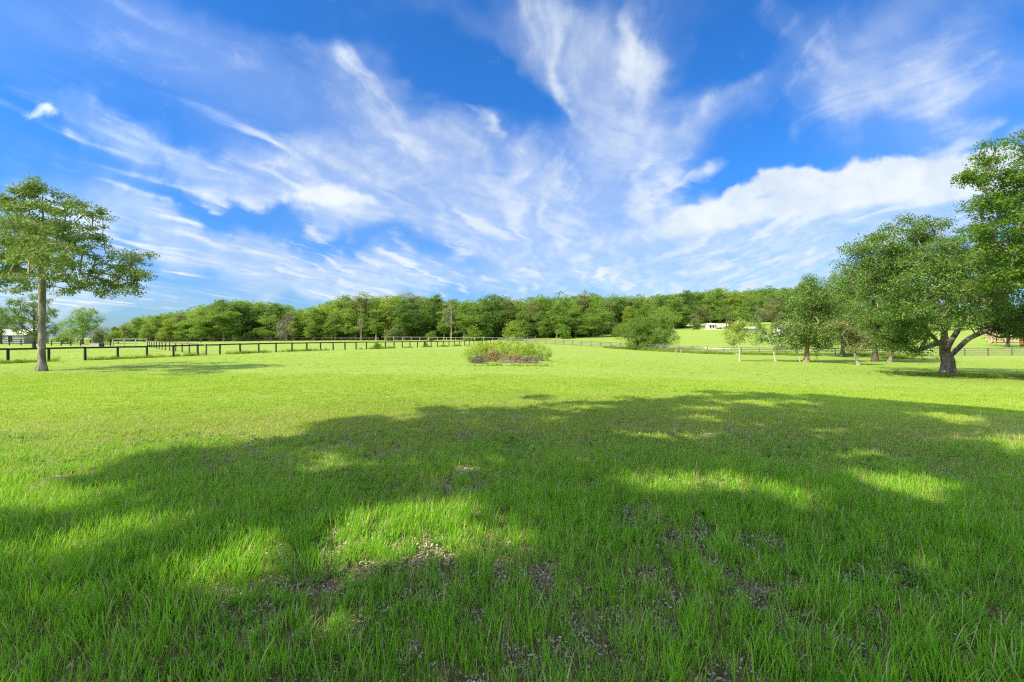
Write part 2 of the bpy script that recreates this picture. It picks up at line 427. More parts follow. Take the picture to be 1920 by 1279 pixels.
# --- the big oak
rng = np.random.default_rng(5)
b = hit(1778, 704); d = b.y
sp = [(1640,470,46,-1,.75),(1605,462,26,0,.7),(1595,500,24,-1,.6),(1700,450,58,0,.75),(1770,445,58,1,.75),(1840,465,70,0,.75),(1900,480,70,1,.7),(1630,530,56,0,.75),
      (1690,540,64,-3,.75),(1750,540,70,-4,.75),(1820,545,70,-3.5,.75),(1890,550,70,-1,.75),(1700,520,70,4,.75),(1800,510,70,4,.8),(1650,585,40,-1,.6),
      (1720,592,52,-4,.6),(1790,600,44,-4.5,.5),(1688,622,36,-1.5,.6),(1712,650,20,-1,.7),(1690,640,22,-1,.7),(1880,600,46,-1,.5),(1925,600,60,0,.6),(1950,540,70,0,.8),(1960,620,40,1,.4),
      (1855,505,60,-3,.7),(1760,490,60,-3,.7),(1670,495,50,-2,.7),(1600,545,35,5,.7),(1850,598,40,-2,.5),(1832,588,36,-2.5,.5),(1890,618,40,-2,.5),(1930,600,50,-2,.6),(1665,610,34,-1,.6),(1655,640,20,-.5,.8),(1728,622,34,-2,.6),(1640,520,60,7,.7),(1740,480,60,7,.7),(1850,520,70,7,.8)]
lob = local_lobes(b, d, sp); cl = lobes_clumps(rng, lob, 980, .45)
k = d/FPX
def L3(px, py, dy=0): kk = (d+dy)/FPX; return ((px-CX)*kk-b.x, dy, EYE-(py-HY)*kk-b.z)
T = refine([(0,0,0),(-.02,0,.6),(-.05,0,1.15),L3(1772,663)], 2)
li = [(len(T)-1, refine([L3(1765,650),L3(1752,634,-.3),L3(1736,618,-.8),L3(1722,596,-1.2),L3(1700,566,-1.5),L3(1668,535,-1.5)], 2)),
      (len(T)-1, refine([L3(1778,650,.2),L3(1786,635,.5),L3(1800,612,.8),L3(1808,580,1),L3(1815,545,1)], 2)),
      (len(T)-2, refine([L3(1788,662,-.2),L3(1802,648,-.6),L3(1818,634,-1),L3(1845,622,-1.4),L3(1880,606,-1.6),L3(1915,590,-1.8)], 2)),
      (len(T)-1, refine([L3(1776,648,.4),L3(1772,632,1.2),L3(1766,605,2.2),L3(1755,560,3.2),L3(1745,520,4)], 2)),
      (len(T)-1, refine([L3(1768,650,-.5),L3(1770,630,-1.5),L3(1774,600,-2.6),L3(1770,560,-3.4)], 2))]
chains = grow(rng, T, .38, cl, start=len(T)-1, limbs=li, step=.7, tip=.014)
LV = leaves(rng, cl, .72, 150, .135, .50, .55, .9)
oak = tree_thing('oak_tree', b, 'broad low forked oak spreading over its own shade inside the board fence', 'tree', chains, LV, M['bark_oak'], M['leaf_oak'], limb_r=.15)

# --- bright leaved tree whose trunk is outside the frame
rng = np.random.default_rng(21)
d = 27.0; b = at(2090, d)
sp = [(1850,285,30,0,.8),(1832,330,24,0,.6),(1870,322,34,.5,.7),(1848,385,40,0,.5),(1815,388,22,0,.45),(1885,385,45,1,.6),(1905,330,38,0,.7),(1925,420,50,0,.7),(1865,432,40,0,.5),(1900,455,52,-1,.6),
      (1935,300,40,1,.7),(1955,370,70,0,.8),(2000,300,80,1,.8),(2050,400,110,0,.8),(2100,300,110,0,.9),(2150,420,110,0,.8),(2000,480,80,-1,.6),(1935,505,45,0,.5),(2050,520,60,2,.5),(2080,420,110,4,.8),(2080,380,110,-4,.8),(1960,255,40,0,.6),(1926,248,12,0,.7),(1895,470,50,2,.6),(1915,385,50,3,.7),(1880,350,34,2,.6),(1900,520,40,0,.6)]
lob = local_lobes(b, d, sp); cl = lobes_clumps(rng, lob, 900, .30)
T = refine([(0,0,0),(0,.05,2.0),(.1,0,4.2),(0,.1,6.4),(.1,0,9),(0,0,11.8)], 3)
chains = grow(rng, T, .42, cl, start=5, step=.7)
LV = leaves(rng, cl, .62, 130, .135, .45, .5, .9)
tree_thing('shade_tree', b, 'tall bright green tree reaching over the oak from beyond the frame edge', 'tree', chains, LV, M['bark_grey'], M['leaf_bright'])

# --- the tree behind the camera whose crown throws the dappled shade on the near grass
rng = np.random.default_rng(33)
edge = np.array([(-12,-1.5),(-11,1.6),(-8.5,3.1),(-6.4,4.9),(-4.9,6.6),(-3.9,8.3),(-3.3,10.4),(-1.1,11.6),(.9,13.2),(2.8,13.7),(4.5,14.2),(6.8,15.8),(9.0,16.6),(11.3,16.8),(13.6,14.6),(15.2,12.6),(18,9.5),(17,3),(12,-1.5)])
def inside(p, poly):
    x, y = p; c = False; j = len(poly)-1
    for i in range(len(poly)):
        if (poly[i,1] > y) != (poly[j,1] > y) and x < (poly[j,0]-poly[i,0])*(y-poly[i,1])/(poly[j,1]-poly[i,1])+poly[i,0]: c = not c
        j = i
    return c
gaps = [(-5.7,5.0,1.7,.55),(-3.6,4.5,.6,.25),(-.8,4.42,1.05,.80),(-1.6,4.4,.6,.45),(-2.1,3.75,.45,.17),(.3,12.5,.45,.5),(2.1,12.4,.8,.3),(3.1,8.6,1.1,.40),(2.2,5.8,.75,.55),(3.1,5.35,.5,.5),(4.9,5.7,.9,.35),(9.2,8.6,1.6,.3),(2.95,3.3,.2,.10),(-2.6,6.3,.5,.2),(-3.9,3.75,.55,.2),
        (7.6,13.6,1.5,.5),(5.2,12.4,.8,.4),(1.2,11.9,.5,.3),(5.6,7.2,.9,.3),(-2.1,3.4,.6,.22),(11,11,1,.4)]
gaps += [(rng.uniform(-6, 14), rng.uniform(2.2, 14), q*1.5, q*.7) for q in rng.uniform(.10, .34, 34)]
cl = []
sx, sy = SUN_TRAVEL
while len(cl) < 2350:
    g = np.array([rng.uniform(-12, 18), rng.uniform(-1.5, 17)])
    wob = np.array([vnoise(g[:1]*.55, g[1:]*.55, 21)[0]-.5, vnoise(g[:1]*.55, g[1:]*.55, 22)[0]-.5])*1.7+np.array([vnoise(g[:1]*1.1, g[1:]*1.1, 23)[0]-.5, vnoise(g[:1]*1.1, g[1:]*1.1, 24)[0]-.5])*2.5
    if not inside(g+wob+rng.normal(size=2)*.10, edge): continue
    z = rng.uniform(11.0, 15.0)
    if any(((g[0]-cx)/(rx+.16))**2+((g[1]-cy)/(ry+.14))**2 < 1 for cx, cy, rx, ry in gaps): continue
    cl.append((g[0]-z*sx, g[1]-z*sy, z))
cl = np.array(cl)
b = Vector((-8.0, -4.5, h1(-8,-4.5)))
cl -= np.array(b)
T = refine([(0,0,0),(.05,0,2),(0,.1,4.5),(.3,.3,7),(.4,.4,9.5),(.6,.6,11.5)], 3)
chains = grow(rng, T, .5, cl, start=9, step=1.0)
LV = leaves(rng, cl, .46, 80, .21, .5, .7, .9)
tree_thing('shade_tree', b, 'large spreading tree standing behind the viewer, shading the near grass', 'tree', chains, LV, M['bark_dark'], M['leaf_oak'], minr=.03)

# --- mid-distance trees
def round_tree(rng, h, w, crown0, nl=9, n=170, cr=.7, per=60, leaf=.2, trunk_r=.2, lean=(0,0), flat=.75, shell=.45, upb=.5, tip=.012, depth=1.0, droop=.25):
    """crown from crown0*h up to h, w wide"""
    ch = h*(1-crown0); lob = []
    for i in range(nl):
        t = (i+.5)/nl; z = h*crown0+ch*(.12+.74*t)
        env = math.sin(math.pi*min(1, .22+.72*t))**.7
        a = rng.uniform(0, 6.28); q = rng.uniform(.25,.62)*env*w/2
        r = w*rng.uniform(.20,.29)*(1-.25*t)
        lob.append((lean[0]*t+q*math.cos(a), lean[1]*t+q*math.sin(a)*depth, z, r, r*depth, r*.72))
    cl = lobes_clumps(rng, lob, n, shell)
    T = refine([(0,0,0),(lean[0]*.15,lean[1]*.1,h*.22),(lean[0]*.5,lean[1]*.4,h*.5),(lean[0]*.8,lean[1]*.7,h*.78)], 3, trunk_r*.06, rng)
    st = max(2, int(len(T)*crown0*.9))
    chains = grow(rng, T, trunk_r, cl, start=min(st, len(T)-2), step=max(.5, h*.07), tip=tip)
    return chains, leaves(rng, cl, cr, per, leaf, flat, .55, upb, droop)

def mid(px, py_base, py_top, wpx, label, leaf, bark, seed, crown0=.25, d=None, name='pasture_tree', lean=0, group=None, cat='tree', tr=.2, n=170, per=80, size=.18, moss=False, nl=9, shell=.45, cr=.75):
    rng = np.random.default_rng(seed)
    b = at(px, d) if d else hit(px, py_base)
    k = b.y/FPX; h = (EYE-(py_top-HY)*k)-b.z; w = wpx*k
    ch, LV = round_tree(rng, h, w, crown0, nl, n, cr, per, size, tr, (lean*k, 0), shell=shell)
    root = tree_thing(name, (b.x, b.y, b.z-.05), label, cat, ch, LV, M[bark], M[leaf], group, minr=.02)
    if moss:
        Vs = []
        for q in range(70):
            i = rng.integers(0, len(LV[0])); p = LV[0][i]
            if p[2] > h*.75: continue
            L = rng.uniform(.5, 1.6); m = 22
            z = -rng.random(m)*L; base = p+np.stack([rng.normal(size=m)*.07, rng.normal(size=m)*.07, z], 1)
            for c in base:
                a = rng.normal(size=3)*.05; w2 = rng.uniform(.08,.2)
                Vs.append([c, c+a+np.array([.025,0,-w2*.5]), c+np.array([0,0,-w2]), c-a+np.array([-.025,0,-w2*.5])])
        V = np.array(Vs).reshape(-1,3); obj('hanging_moss', mesh('hanging_moss', V, np.arange(len(V)).reshape(-1,4), M['moss']), root)
    return root
mid(64, 645, 552, 112, 'olive green tree behind the lone airy tree, beside the grey pale roofed barn', 'leaf_laurel', 'bark_dark', 41, .2, d=78, n=190, per=70, cr=.6)
mid(2, 645, 566, 60, 'dark green tree overhanging the far end of the grey barn', 'leaf_dark', 'bark_dark', 42, .15, d=112)
mid(155, 642, 574, 92, 'dark rounded tree standing alone behind the paddock pens', 'leaf_mid', 'bark_dark', 43, .08, d=112, n=200)
mid(118, 642, 624, 34, 'low light green bush beside the dark rounded tree behind the pens', 'leaf_mid', 'bark_dark', 44, .05, d=114, name='bush', cat='bush', n=50, tr=.1)
mid(192, 642, 612, 44, 'greyish small tree between the dark rounded tree and the wood', 'leaf_olive', 'bark_dark', 45, .08, d=118, n=70, tr=.12)
mid(222, 642, 618, 30, 'small yellow green palm-like bush at the start of the wood', 'leaf_yellow', 'bark_dark', 46, .1, d=120, name='bush', cat='bush', n=50, tr=.1)
mid(1195, 663, 592, 98, 'low round green tree of a pair behind the board fence, nearer the shrub clump', 'leaf_mid', 'bark_dark', 47, .04, d=104, n=330, tr=.22)
mid(1247, 663, 577, 104, 'taller round green tree of the pair behind the board fence', 'leaf_mid', 'bark_grey', 48, .05, d=103, n=360, tr=.24)
mid(1387, 677, 594, 62, 'slender sapling with whitewashed lower trunk in front of the board fence', 'leaf_yellow', 'bark_pale', 49, .36, n=80, per=46, cr=.5, size=.17, tr=.10, lean=-2, name='sapling')
mid(1454, 677, 600, 92, 'small spreading tree with pale stem beside the whitewashed sapling', 'leaf_oak', 'bark_pale', 50, .28, n=110, per=50, cr=.5, size=.17, tr=.10, lean=-22)
mid(1512, 679, 508, 130, 'dark mossy oak with a reddish stripped trunk by the board fence', 'leaf_oak', 'bark_red', 51, .13, n=360, per=110, cr=.85, tr=.27, lean=10, moss=True, nl=16)
mid(1500, 679, 628, 40, 'small sapling with thin forked pale stem beside the reddish trunk', 'leaf_oak', 'bark_pale', 57, .35, n=30, per=40, cr=.4, tr=.06, lean=-12, name='sapling', size=.17)
mid(1609, 684, 596, 66, 'leaning pale stemmed tree bent low under the mossy oaks', 'leaf_olive', 'bark_pale', 52, .30, n=110, per=70, cr=.5, size=.17, tr=.13, lean=-44)
mid(1641, 678, 474, 190, 'tall mossy oak with straight trunk, dark at its foot', 'leaf_oak', 'bark_dark', 53, .18, n=430, per=110, cr=.9, tr=.30, lean=-8, moss=True, nl=14)
mid(1580, 672, 494, 150, 'dark mossy oak behind the leaning stem', 'leaf_oak', 'bark_dark', 54, .08, n=360, per=110, cr=.9, tr=.28, moss=True, nl=12, d=78)
mid(1668, 679, 590, 76, 'leaning grey tree with pale foliage touching the ground by the big oak', 'leaf_olive', 'bark_grey', 55, .22, n=130, per=56, cr=.55, size=.18, tr=.2, lean=34)
mid(1890, 660, 560, 120, 'shadowy tree hanging low behind the board fence and the big oak', 'leaf_dark', 'bark_dark', 56, .30, n=190, per=60, tr=.25, d=95)
mid(1640, 640, 560, 150, 'broad green tree on the slope behind the mossy oaks', 'leaf_mid', 'bark_dark', 58, .12, n=220, tr=.25, d=165, size=.3, cr=.9)
mid(1760, 640, 560, 150, 'broad dark tree on the slope behind the big oak', 'leaf_dark', 'bark_dark', 59, .12, n=220, tr=.25, d=160, size=.3, cr=.9)

# ------------------------------------------------------------------ the wood
protos = []
specs = [(16,12,.06,'leaf_mid',0),(17,11,.05,'leaf_dark',0),(15,13,.08,'leaf_mid',1),(16,10,.06,'leaf_yellow',0),(17,12,.08,'leaf_olive',1),(14,12,.04,'leaf_dark',0),(18,9,.12,'leaf_mid',1),(12,9,.03,'leaf_yellow',0)]
CN = {'leaf_mid':'mid green','leaf_dark':'dark green','leaf_yellow':'yellow green','leaf_olive':'olive green'}
for i, (h, w, c0, lf, rg) in enumerate(specs):
    rng = np.random.default_rng(100+i)
    ch, LV = round_tree(rng, h, w, c0, 15, 170, 1.25, 64, .36, .32, (rng.normal()*.6, 0), flat=.48, shell=.55, tip=.03, upb=.9)
    tm, _ = wood_meshes('trunk', ch, M['bark_grey' if i % 3 == 0 else 'bark_dark'], .05, 5)
    # lighter version for the mass behind
    ch2, LV2 = round_tree(rng, h, w, c0, 10, 120, 1.2, 18, .62, .32, (0, 0), flat=.7, shell=.6, tip=.03)
    protos.append((tm, mesh('crown', LV[0], LV[1], M[lf]), LV2, lf, h, w))
ORD = ['first','second','third','fourth','fifth','sixth','seventh','eighth','ninth','tenth','eleventh','twelfth','thirteenth','fourteenth','fifteenth','sixteenth','seventeenth','eighteenth']
top_line = np.array([(196,620),(232,603),(270,590),(300,582),(345,578),(375,566),(410,557),(455,558),(480,561),(520,560),(556,570),(590,571),(625,553),(660,555),(690,551),(735,546),(785,548),(840,552),(868,556),(900,551),(945,550),(985,556),(1012,544),(1060,548),(1110,546),(1150,549),(1200,547),(1260,545),(1320,541),(1345,535),(1400,538),(1450,534),(1500,532),(1600,532),(2100,530)])
def topy(px): return float(np.interp(px, top_line[:,0], top_line[:,1]))
rng = np.random.default_rng(77)
zones = [(205, 470, 150, 'along the wood edge from the palm-like bush', 13), (482, 715, 156, 'along the wood edge from the dead grey tree', 12),
         (730, 935, 158, 'along the wood edge from the bare pale tree', 11), (952, 1120, 163, 'along the wood edge behind the shrub clump', 10),
         (1110, 1290, 196, 'along the wood edge behind the pair of round trees', 9), (1300, 1560, 236, 'on the wooded rise above the white cabins', 13)]
SZ = lambda q: 'tall' if q > 15.5 else ('short' if q < 11 else 'medium high')
for zi, (p0, p1, dist, where, n) in enumerate(zones):
    for i in range(n):
        px = p0+(p1-p0)*(i+.5)/n + rng.uniform(-3, 3)
        front = i % 2 == 1
        dd = dist+rng.uniform(0, 4)+(0 if front else 9)
        k = dd/FPX; b = at(px, dd)
        hh = EYE-(topy(px)-HY)*k-b.z
        hh *= rng.uniform(.66,.95) if front else rng.uniform(.90,1.10)
        hh = max(6, hh)
        pi = int(rng.choice([0,1,2,3,4,5,6,7], p=[.24,.12,.18,.17,.10,.07,.08,.04]))
        tm, cm, _, lf, ph, pw = protos[pi]
        s = hh/ph
        r_ = empty('woodland_tree', (b.x, b.y, b.z-.1), rng.uniform(0, 6.28)); r_.scale = (s*rng.uniform(1.0,1.45), s*rng.uniform(1.0,1.45), s)
        tag(r_, f"{SZ(hh)} {CN[lf]} tree, {ORD[i]} {where}", 'tree', 'trees of the wood edge')
        obj('trunk', tm, r_); obj('crown', cm, r_)
# undergrowth shrubs at the wood's foot
ug = []
rngu = np.random.default_rng(9)
for i in range(3):
    ch, LV = round_tree(rngu, 4.5, 5.5, .0, 7, 70, .8, 30, .36, .1, flat=.8, shell=.5, tip=.02)
    tm, _ = wood_meshes('stem', ch, M['bark_dark'], .03, 4)
    ug.append((tm, mesh('foliage', LV[0], LV[1], M[('leaf_mid','leaf_yellow','leaf_olive')[i]]), LV))
lit_names = [(962,150,'bright yellow green bush right behind the shrub clump',1,1.5),(884,150,'bright yellow green bush beside the bare pale tree',1,1.15),(898,151,'second, lower yellow green bush beside the bare pale tree',1,.8),
             (735,149,'grey green bush leaning on the far wire fence',2,1.0),(810,149,'small mid green bush on the far wire fence',0,.7),(1055,158,'mid green bush at the wood edge near the bare sandy strip',0,1.2),
             (1150,165,'olive bush beside the pair of round trees',2,1.2),(1305,188,'dark palm-like bush beside the cabin with two dark windows',0,1.0),(1368,186,'low bush by the white box trailer',2,.8),(706,76,'weedy bush growing through the rail fence',0,.27),(797,92,'weedy bush at a rail fence post near the shrub clump',0,.26)]
for px, dd, lb, ki, s in lit_names:
    b = at(px, dd); tm, fm, _ = ug[ki]
    r_ = empty('bush', (b.x, b.y, b.z-.1), rngu.uniform(0, 6.28)); r_.scale = (s, s, s); tag(r_, lb, 'bush', 'bushes along the fences and wood edge')
    obj('stem', tm, r_); obj('foliage', fm, r_)
# the mass of trees behind the edge
VS, n = {}, 0
def add_mass(x, y, hh, LV, ph, lf, ws=1.15):
    a = rng.uniform(0, 6.28); s = hh/ph; V = LV[0]; ca, sa = math.cos(a), math.sin(a)
    q = np.stack([(V[:,0]*ca-V[:,1]*sa)*s*ws+x, (V[:,0]*sa+V[:,1]*ca)*s*ws+y, V[:,2]*s+h1(x, y)-.1], 1)
    VS.setdefault(lf, []).append(q)
for px in np.arange(190, 1600, 15):
    base = float(np.interp(px, [200,1100,1200,1300,1560], [172,182,216,256,262]))
    for row in range(3 if px < 1250 else 4):
        p = px+rng.uniform(-8, 8); dd = base+row*11+rng.uniform(-3, 3)
        x = (p-CX)/FPX*dd; z = h1(x, dd); hh = EYE-(topy(p)-HY)*dd/FPX-z
        hh *= rng.uniform(.86, 1.0) if row else rng.uniform(.82,.97)
        pr = protos[int(rng.integers(0, 7))]
        if hh > 4: add_mass(x, dd, hh, pr[2], pr[4], pr[3])
for px in np.arange(1100, 1560, 13):              # slope under the crown line on the hill
    for dd in (246, 270):
        p = px+rng.uniform(-6, 6); x = (p-CX)/FPX*dd
        pr = protos[int(rng.integers(0, 7))]
        if p > 1240: add_mass(x, dd, rng.uniform(11, 15), pr[2], pr[4], pr[3])
for px in np.arange(210, 1290, 9):                # undergrowth
    dd = float(np.interp(px, [200,900,1100,1290], [160,168,174,205]))+rng.uniform(-4, 4); x = (px-CX)/FPX*dd
    u = ug[int(rng.integers(0, 3))]; add_mass(x, dd, rng.uniform(2.2, 5.5), u[2], 4.5, ('leaf_mid','leaf_dark','leaf_olive')[int(rng.integers(0,3))])
mats = list(VS); allV = []; F = []; mi = []
for j, lf in enumerate(mats):
    v = np.concatenate(VS[lf]); allV.append(v); mi.append(np.full(len(v)//4, j))
allV = np.concatenate(allV); me = mesh('distant_wood', allV, np.arange(len(allV)).reshape(-1,4))
for lf in mats: me.materials.append(M[lf])
me.polygons.foreach_set('material_index', np.concatenate(mi).astype(np.int32))
tag(obj('distant_wood', me), 'mass of tree crowns filling the wood behind its edge', 'wood', kind='stuff')

# dead grey tree, bare pale tree and snags in the wood edge
def bare(px, dd, hpx, wpx, label, seed, bark, leafy=None, n=60, c0=.25, name='bare_tree', tr=.2):
    rng = np.random.default_rng(seed); b = at(px, dd); k = dd/FPX; h = hpx*k; w = wpx*k
    ch, LV = round_tree(rng, h, w, c0, 9, n, .7, 22, .32, tr, shell=.15, tip=.03, upb=.2)
    return tree_thing(name, (b.x, b.y, b.z-.1), label, 'tree', ch, LV if leafy else None, M[bark], M[leafy] if leafy else None, minr=.03, sides=5)
bare(537, 147, 62, 40, 'dead grey tangled tree at the wood edge behind the far fence', 61, 'dead_twig', 'leaf_grey', 120, .02, 'dead_tree')
bare(846, 147, 84, 36, 'tall nearly bare pale tree at the wood edge near the shrub clump', 62, 'bark_pale', 'leaf_olive', 130, .3, tr=.14)
bare(677, 150, 45, 26, 'pale broken snag with forked top standing out of the wood', 63, 'bark_pale', 'leaf_olive', 46, .45, tr=.10)
bare(1478, 140, 42, 26, 'bare grey tree in front of the white gabled shed', 65, 'dead_twig', None, 30, .2)
bare(1300, 184, 36, 20, 'thin dark mossy tree beside the white cabins', 66, 'bark_dark', 'leaf_olive', 30, .3, 'pasture_tree')
bare(1362, 192, 44, 56, 'spreading dark limbed tree above the white cabins', 67, 'bark_dark', 'leaf_mid', 90, .4, 'pasture_tree')
bare(1425, 175, 50, 50, 'mossy tree on the slope near the gabled shed', 68, 'bark_dark', 'leaf_olive', 90, .15, 'pasture_tree')

for px, dd, hpx, wpx, lb, lf, sd in ((1312, 200, 42, 44, 'rounded olive tree on the slope just above the tiny cabin', 'leaf_olive', 71), (1388, 182, 50, 46, 'leafy mid green tree on the slope right behind the whitewashed sapling', 'leaf_mid', 72),
        (1408, 205, 60, 56, 'dark green tree at the top of the slope above the low pale shed', 'leaf_dark', 73), (1448, 190, 66, 60, 'olive tree rising behind the white gabled shed', 'leaf_olive', 74), (1500, 185, 70, 62, 'mid green tree on the slope past the white gabled shed', 'leaf_mid', 75), (1545, 190, 70, 64, 'dark tree on the slope behind the mossy oaks', 'leaf_dark', 76)):
    rng = np.random.default_rng(sd); b = at(px, dd); k = dd/FPX
    ch, LV = round_tree(rng, hpx*k, wpx*k, .12, 11, 130, 1.0, 54, .32, .25, flat=.5, shell=.5, tip=.03, upb=.9)
    tree_thing('pasture_tree', (b.x, b.y, b.z-.1), lb, 'tree', ch, LV, M['bark_dark'], M[lf], minr=.04, sides=5)

# ------------------------------------------------------------------ shrub clump in the pasture
def shrub(px, py, wpx, hpx, label, leaf, seed, n=60, per=46, twig='bark_grey', size=.10):
    rng = np.random.default_rng(seed); b = hit(px, py); k = b.y/FPX; w = wpx*k; h = hpx*k
    root = empty('shrub', (b.x, b.y, b.z-.03)); tag(root, label, 'shrub', 'shrubs of the clump in the pasture')
    cl = rng.normal(size=(n,3)); cl /= np.linalg.norm(cl, axis=1, keepdims=True); cl *= (.35+.65*rng.random(n)**.6)[:,None]
    cl[:,2] = np.abs(cl[:,2]); cl *= np.array([w/2, w/2*.9, h*.92]); cl[:,2] += .1
    P, Fs, m = [], [], 0
    for c in cl:
        b0 = np.array([c[0]*.35, c[1]*.35, 0])
        V, F = tube(refine([b0, (b0+c)/2+rng.normal(size=3)*.06+[0,0,.1], c+[0,0,.12]], 2), np.linspace(.014,.005,5), 4)
        P.append(V); Fs.append(F+m); m += len(V)
    obj('stem', mesh('stem', np.concatenate(P), np.concatenate(Fs), M[twig]), root)
    V, F = leaves(rng, cl, .26, int(per*2.0), size, 1.0, .42, .3, -.5)
    obj('foliage', mesh('foliage', V, F, M[leaf]), root)
shrub(893, 674, 52, 30, 'rounded dark green shrub at the end of the clump nearest the rail fence', 'bush_green', 81, 70)
shrub(914, 675, 62, 38, 'yellow green shrub with reddish lower leaves in the clump', 'bush_yellow', 82, 90)
shrub(922, 678, 40, 24, 'rust tinted low shrub at the front of the clump', 'leaf_red', 83, 45)
shrub(946, 671, 66, 42, 'tallest yellow green shrub in the middle of the clump', 'bush_yellow', 84, 100)
shrub(972, 672, 60, 38, 'feathery green shrub right of the tallest in the clump', 'bush_green', 85, 80)
shrub(993, 676, 52, 34, 'pale yellow shrub near the open end of the clump', 'bush_yellow', 86, 70)
shrub(1012, 677, 46, 36, 'loose spiky green shrub at the end of the clump nearest the board fence', 'bush_green', 87, 44)
shrub(958, 680, 56, 13, 'low brown dying shrub along the front of the clump', 'leaf_red', 88, 36, 34)
shrub(895, 681, 40, 11, 'small grey dry shrub at the front end of the clump', 'leaf_grey', 90, 30, 34)
shrub(990, 681, 60, 10, 'low grey dry shrub at the front of the clump', 'leaf_grey', 91, 34, 34)
rng = np.random.default_rng(89)
P, Fs, m = [], [], 0
b = hit(965, 681)
for i in range(220):
    c = np.array([rng.normal()*.8, rng.normal()*.3, abs(rng.normal())*.10+.03]); a = rng.uniform(0, 6.28); L = rng.uniform(.25,.7)
    dv = np.array([math.cos(a), math.sin(a), rng.normal()*.35])*L/2
    V, F = tube([c-dv, c+rng.normal(size=3)*.03, c+dv], [.014,.011,.006], 4); P.append(V); Fs.append(F+m); m += len(V)
tag(obj('brush_pile', mesh('brush_pile', np.concatenate(P), np.concatenate(Fs), M['dead_twig']), None, b), 'heap of bleached dead twigs at the foot of the shrub clump', 'brush pile')

# ------------------------------------------------------------------ fences
def along(pts, step):
    P = np.array([(p.x, p.y) for p in pts]); s = np.concatenate([[0], np.linalg.norm(np.diff(P, axis=0), axis=1).cumsum()])
    t = np.arange(0, s[-1], step)
    return np.stack([np.interp(t, s, P[:,0]), np.interp(t, s, P[:,1])], 1)
def fence(name, label, pts, step, post, rails, mat, wires=(), group=None, rngseed=0, skip=()):
    """post = (w, h); rails = heights with (z, board height); boards are nailed to the viewer's side of the posts"""
    rg = np.random.default_rng(rngseed)
    Q = along(pts, step); Z = H(Q[:,0], Q[:,1])
    root = empty(name, (Q[0,0], Q[0,1], Z[0])); tag(root, label, 'fence', group)
    O = np.array([Q[0,0], Q[0,1], Z[0]])
    w, h = post; pm = []
    for j in range(3):
        mb = MB(); mb.box((0,0,h/2-.15), (w*(1+.1*j), w, h+.3), 0, rg.normal()*.012, bev=w*.12); pm.append(mb.mesh('post', mat))
    for i in range(len(Q)):
        o = obj('post', pm[int(rg.integers(0,3))], root, (Q[i,0]-O[0], Q[i,1]-O[1], Z[i]-O[2]+rg.normal()*.015), (rg.normal()*.012, rg.normal()*.012, rg.normal()*.05+math.atan2(*(Q[min(i+1,len(Q)-1)]-Q[max(i-1,0)])[::-1])))
    for z, bh in rails:
        mb = MB()
        for i in range(len(Q)-1):
            if i in skip: continue
            a, c = Q[i], Q[i+1]; dv = c-a; L = np.linalg.norm(dv); nrm = np.array([dv[1], -dv[0]])/L
            if np.dot(nrm, (a+c)/2) > 0: nrm = -nrm
            za, zc = Z[i]+rg.normal()*.012, Z[i+1]+rg.normal()*.012
            mid_ = (a+c)/2+nrm*(w/2+.021)
            mb.box((mid_[0]-O[0], mid_[1]-O[1], (za+zc)/2+z-O[2]), (L-.004, .038, bh), math.atan2(dv[1], dv[0]), math.atan2(zc-za, L))
        obj('rail', mb.mesh('rail', mat), root)
    if wires:
        Vs, Fs, m = [], [], 0
        for z in wires:
            p = np.stack([Q[:,0]-O[0], Q[:,1]-O[1], Z+z-O[2]], 1)
            V, F = tube(p, np.full(len(p), .0035), 4); Vs.append(V); Fs.append(F+m); m += len(V)
        obj('wire', mesh('wire', np.concatenate(Vs), np.concatenate(Fs), M['wire']), root)
    return root
P_ = lambda *a: [at(px, d) for px, d in a]
xy = lambda x, y: Vector((x, y, 0))
LF = [xy(-52, 9.4), xy(-40.2, 36.5), xy(-27.4, 66), xy(-16.4, 93), xy(-3, 127)]
fence('rail_fence', 'long black single rail wire fence running from the lone airy tree to the board fence', LF, 2.45, (.13, 1.22), [(1.14, .15)], M['black_board'], (.2,.4,.6,.8,1.0), rngseed=1)
fence('rail_fence', 'short black rail fence branching off the long one back to the pens', [xy(-33.6, 50), xy(-50, 66), xy(-74, 92)], 4.2, (.13, 1.25), [(1.17, .14)], M['brown_board'], (.3,.7), rngseed=2)
fence('paddock_fence', 'weathered three rail paddock fence in front of the grey barn', P_((-160, 100), (60, 100), (212, 96)), 2.6, (.15, 1.35), [(1.27,.15),(.85,.14),(.42,.14)], M['black_board'], rngseed=3)
fence('pen_panel', 'pale topped pen panel beside the end of the paddock fence', P_((212, 97), (276, 97)), 2.4, (.13, 1.6), [(1.52,.13),(.95,.1)], M['pale_board'], rngseed=4)
fence('paddock_fence', 'far dark rail fence in front of the wood, from pens to bare tree', P_((276, 118), (420, 130), (600, 144), (720, 146)), 2.9, (.13, 1.25), [(1.15,.12),(.7,.10)], M['brown_board'], (.3,), rngseed=5)
fence('wire_fence', 'pale posted wire fence along the foot of the wood near the shrub clump', P_((722, 145), (830, 142), (930, 141), (1005, 146)), 2.9, (.12, 1.4), [(1.3,.09)], M['pale_board'], (.3,.6,.9), rngseed=6)
RF = P_((935, 134), (1035, 125), (1130, 112), (1235, 98.7), (1340, 89), (1500, 85), (1600, 82), (1850, 76), (1918, 74.6), (2080, 71.5))
fence('board_fence', 'grey four board fence bordering the far side of the lawn under the oaks', RF, 3.1, (.14, 1.32), [(1.22,.14),(.90,.13),(.58,.13),(.26,.13)], M['grey_board'], rngseed=7)
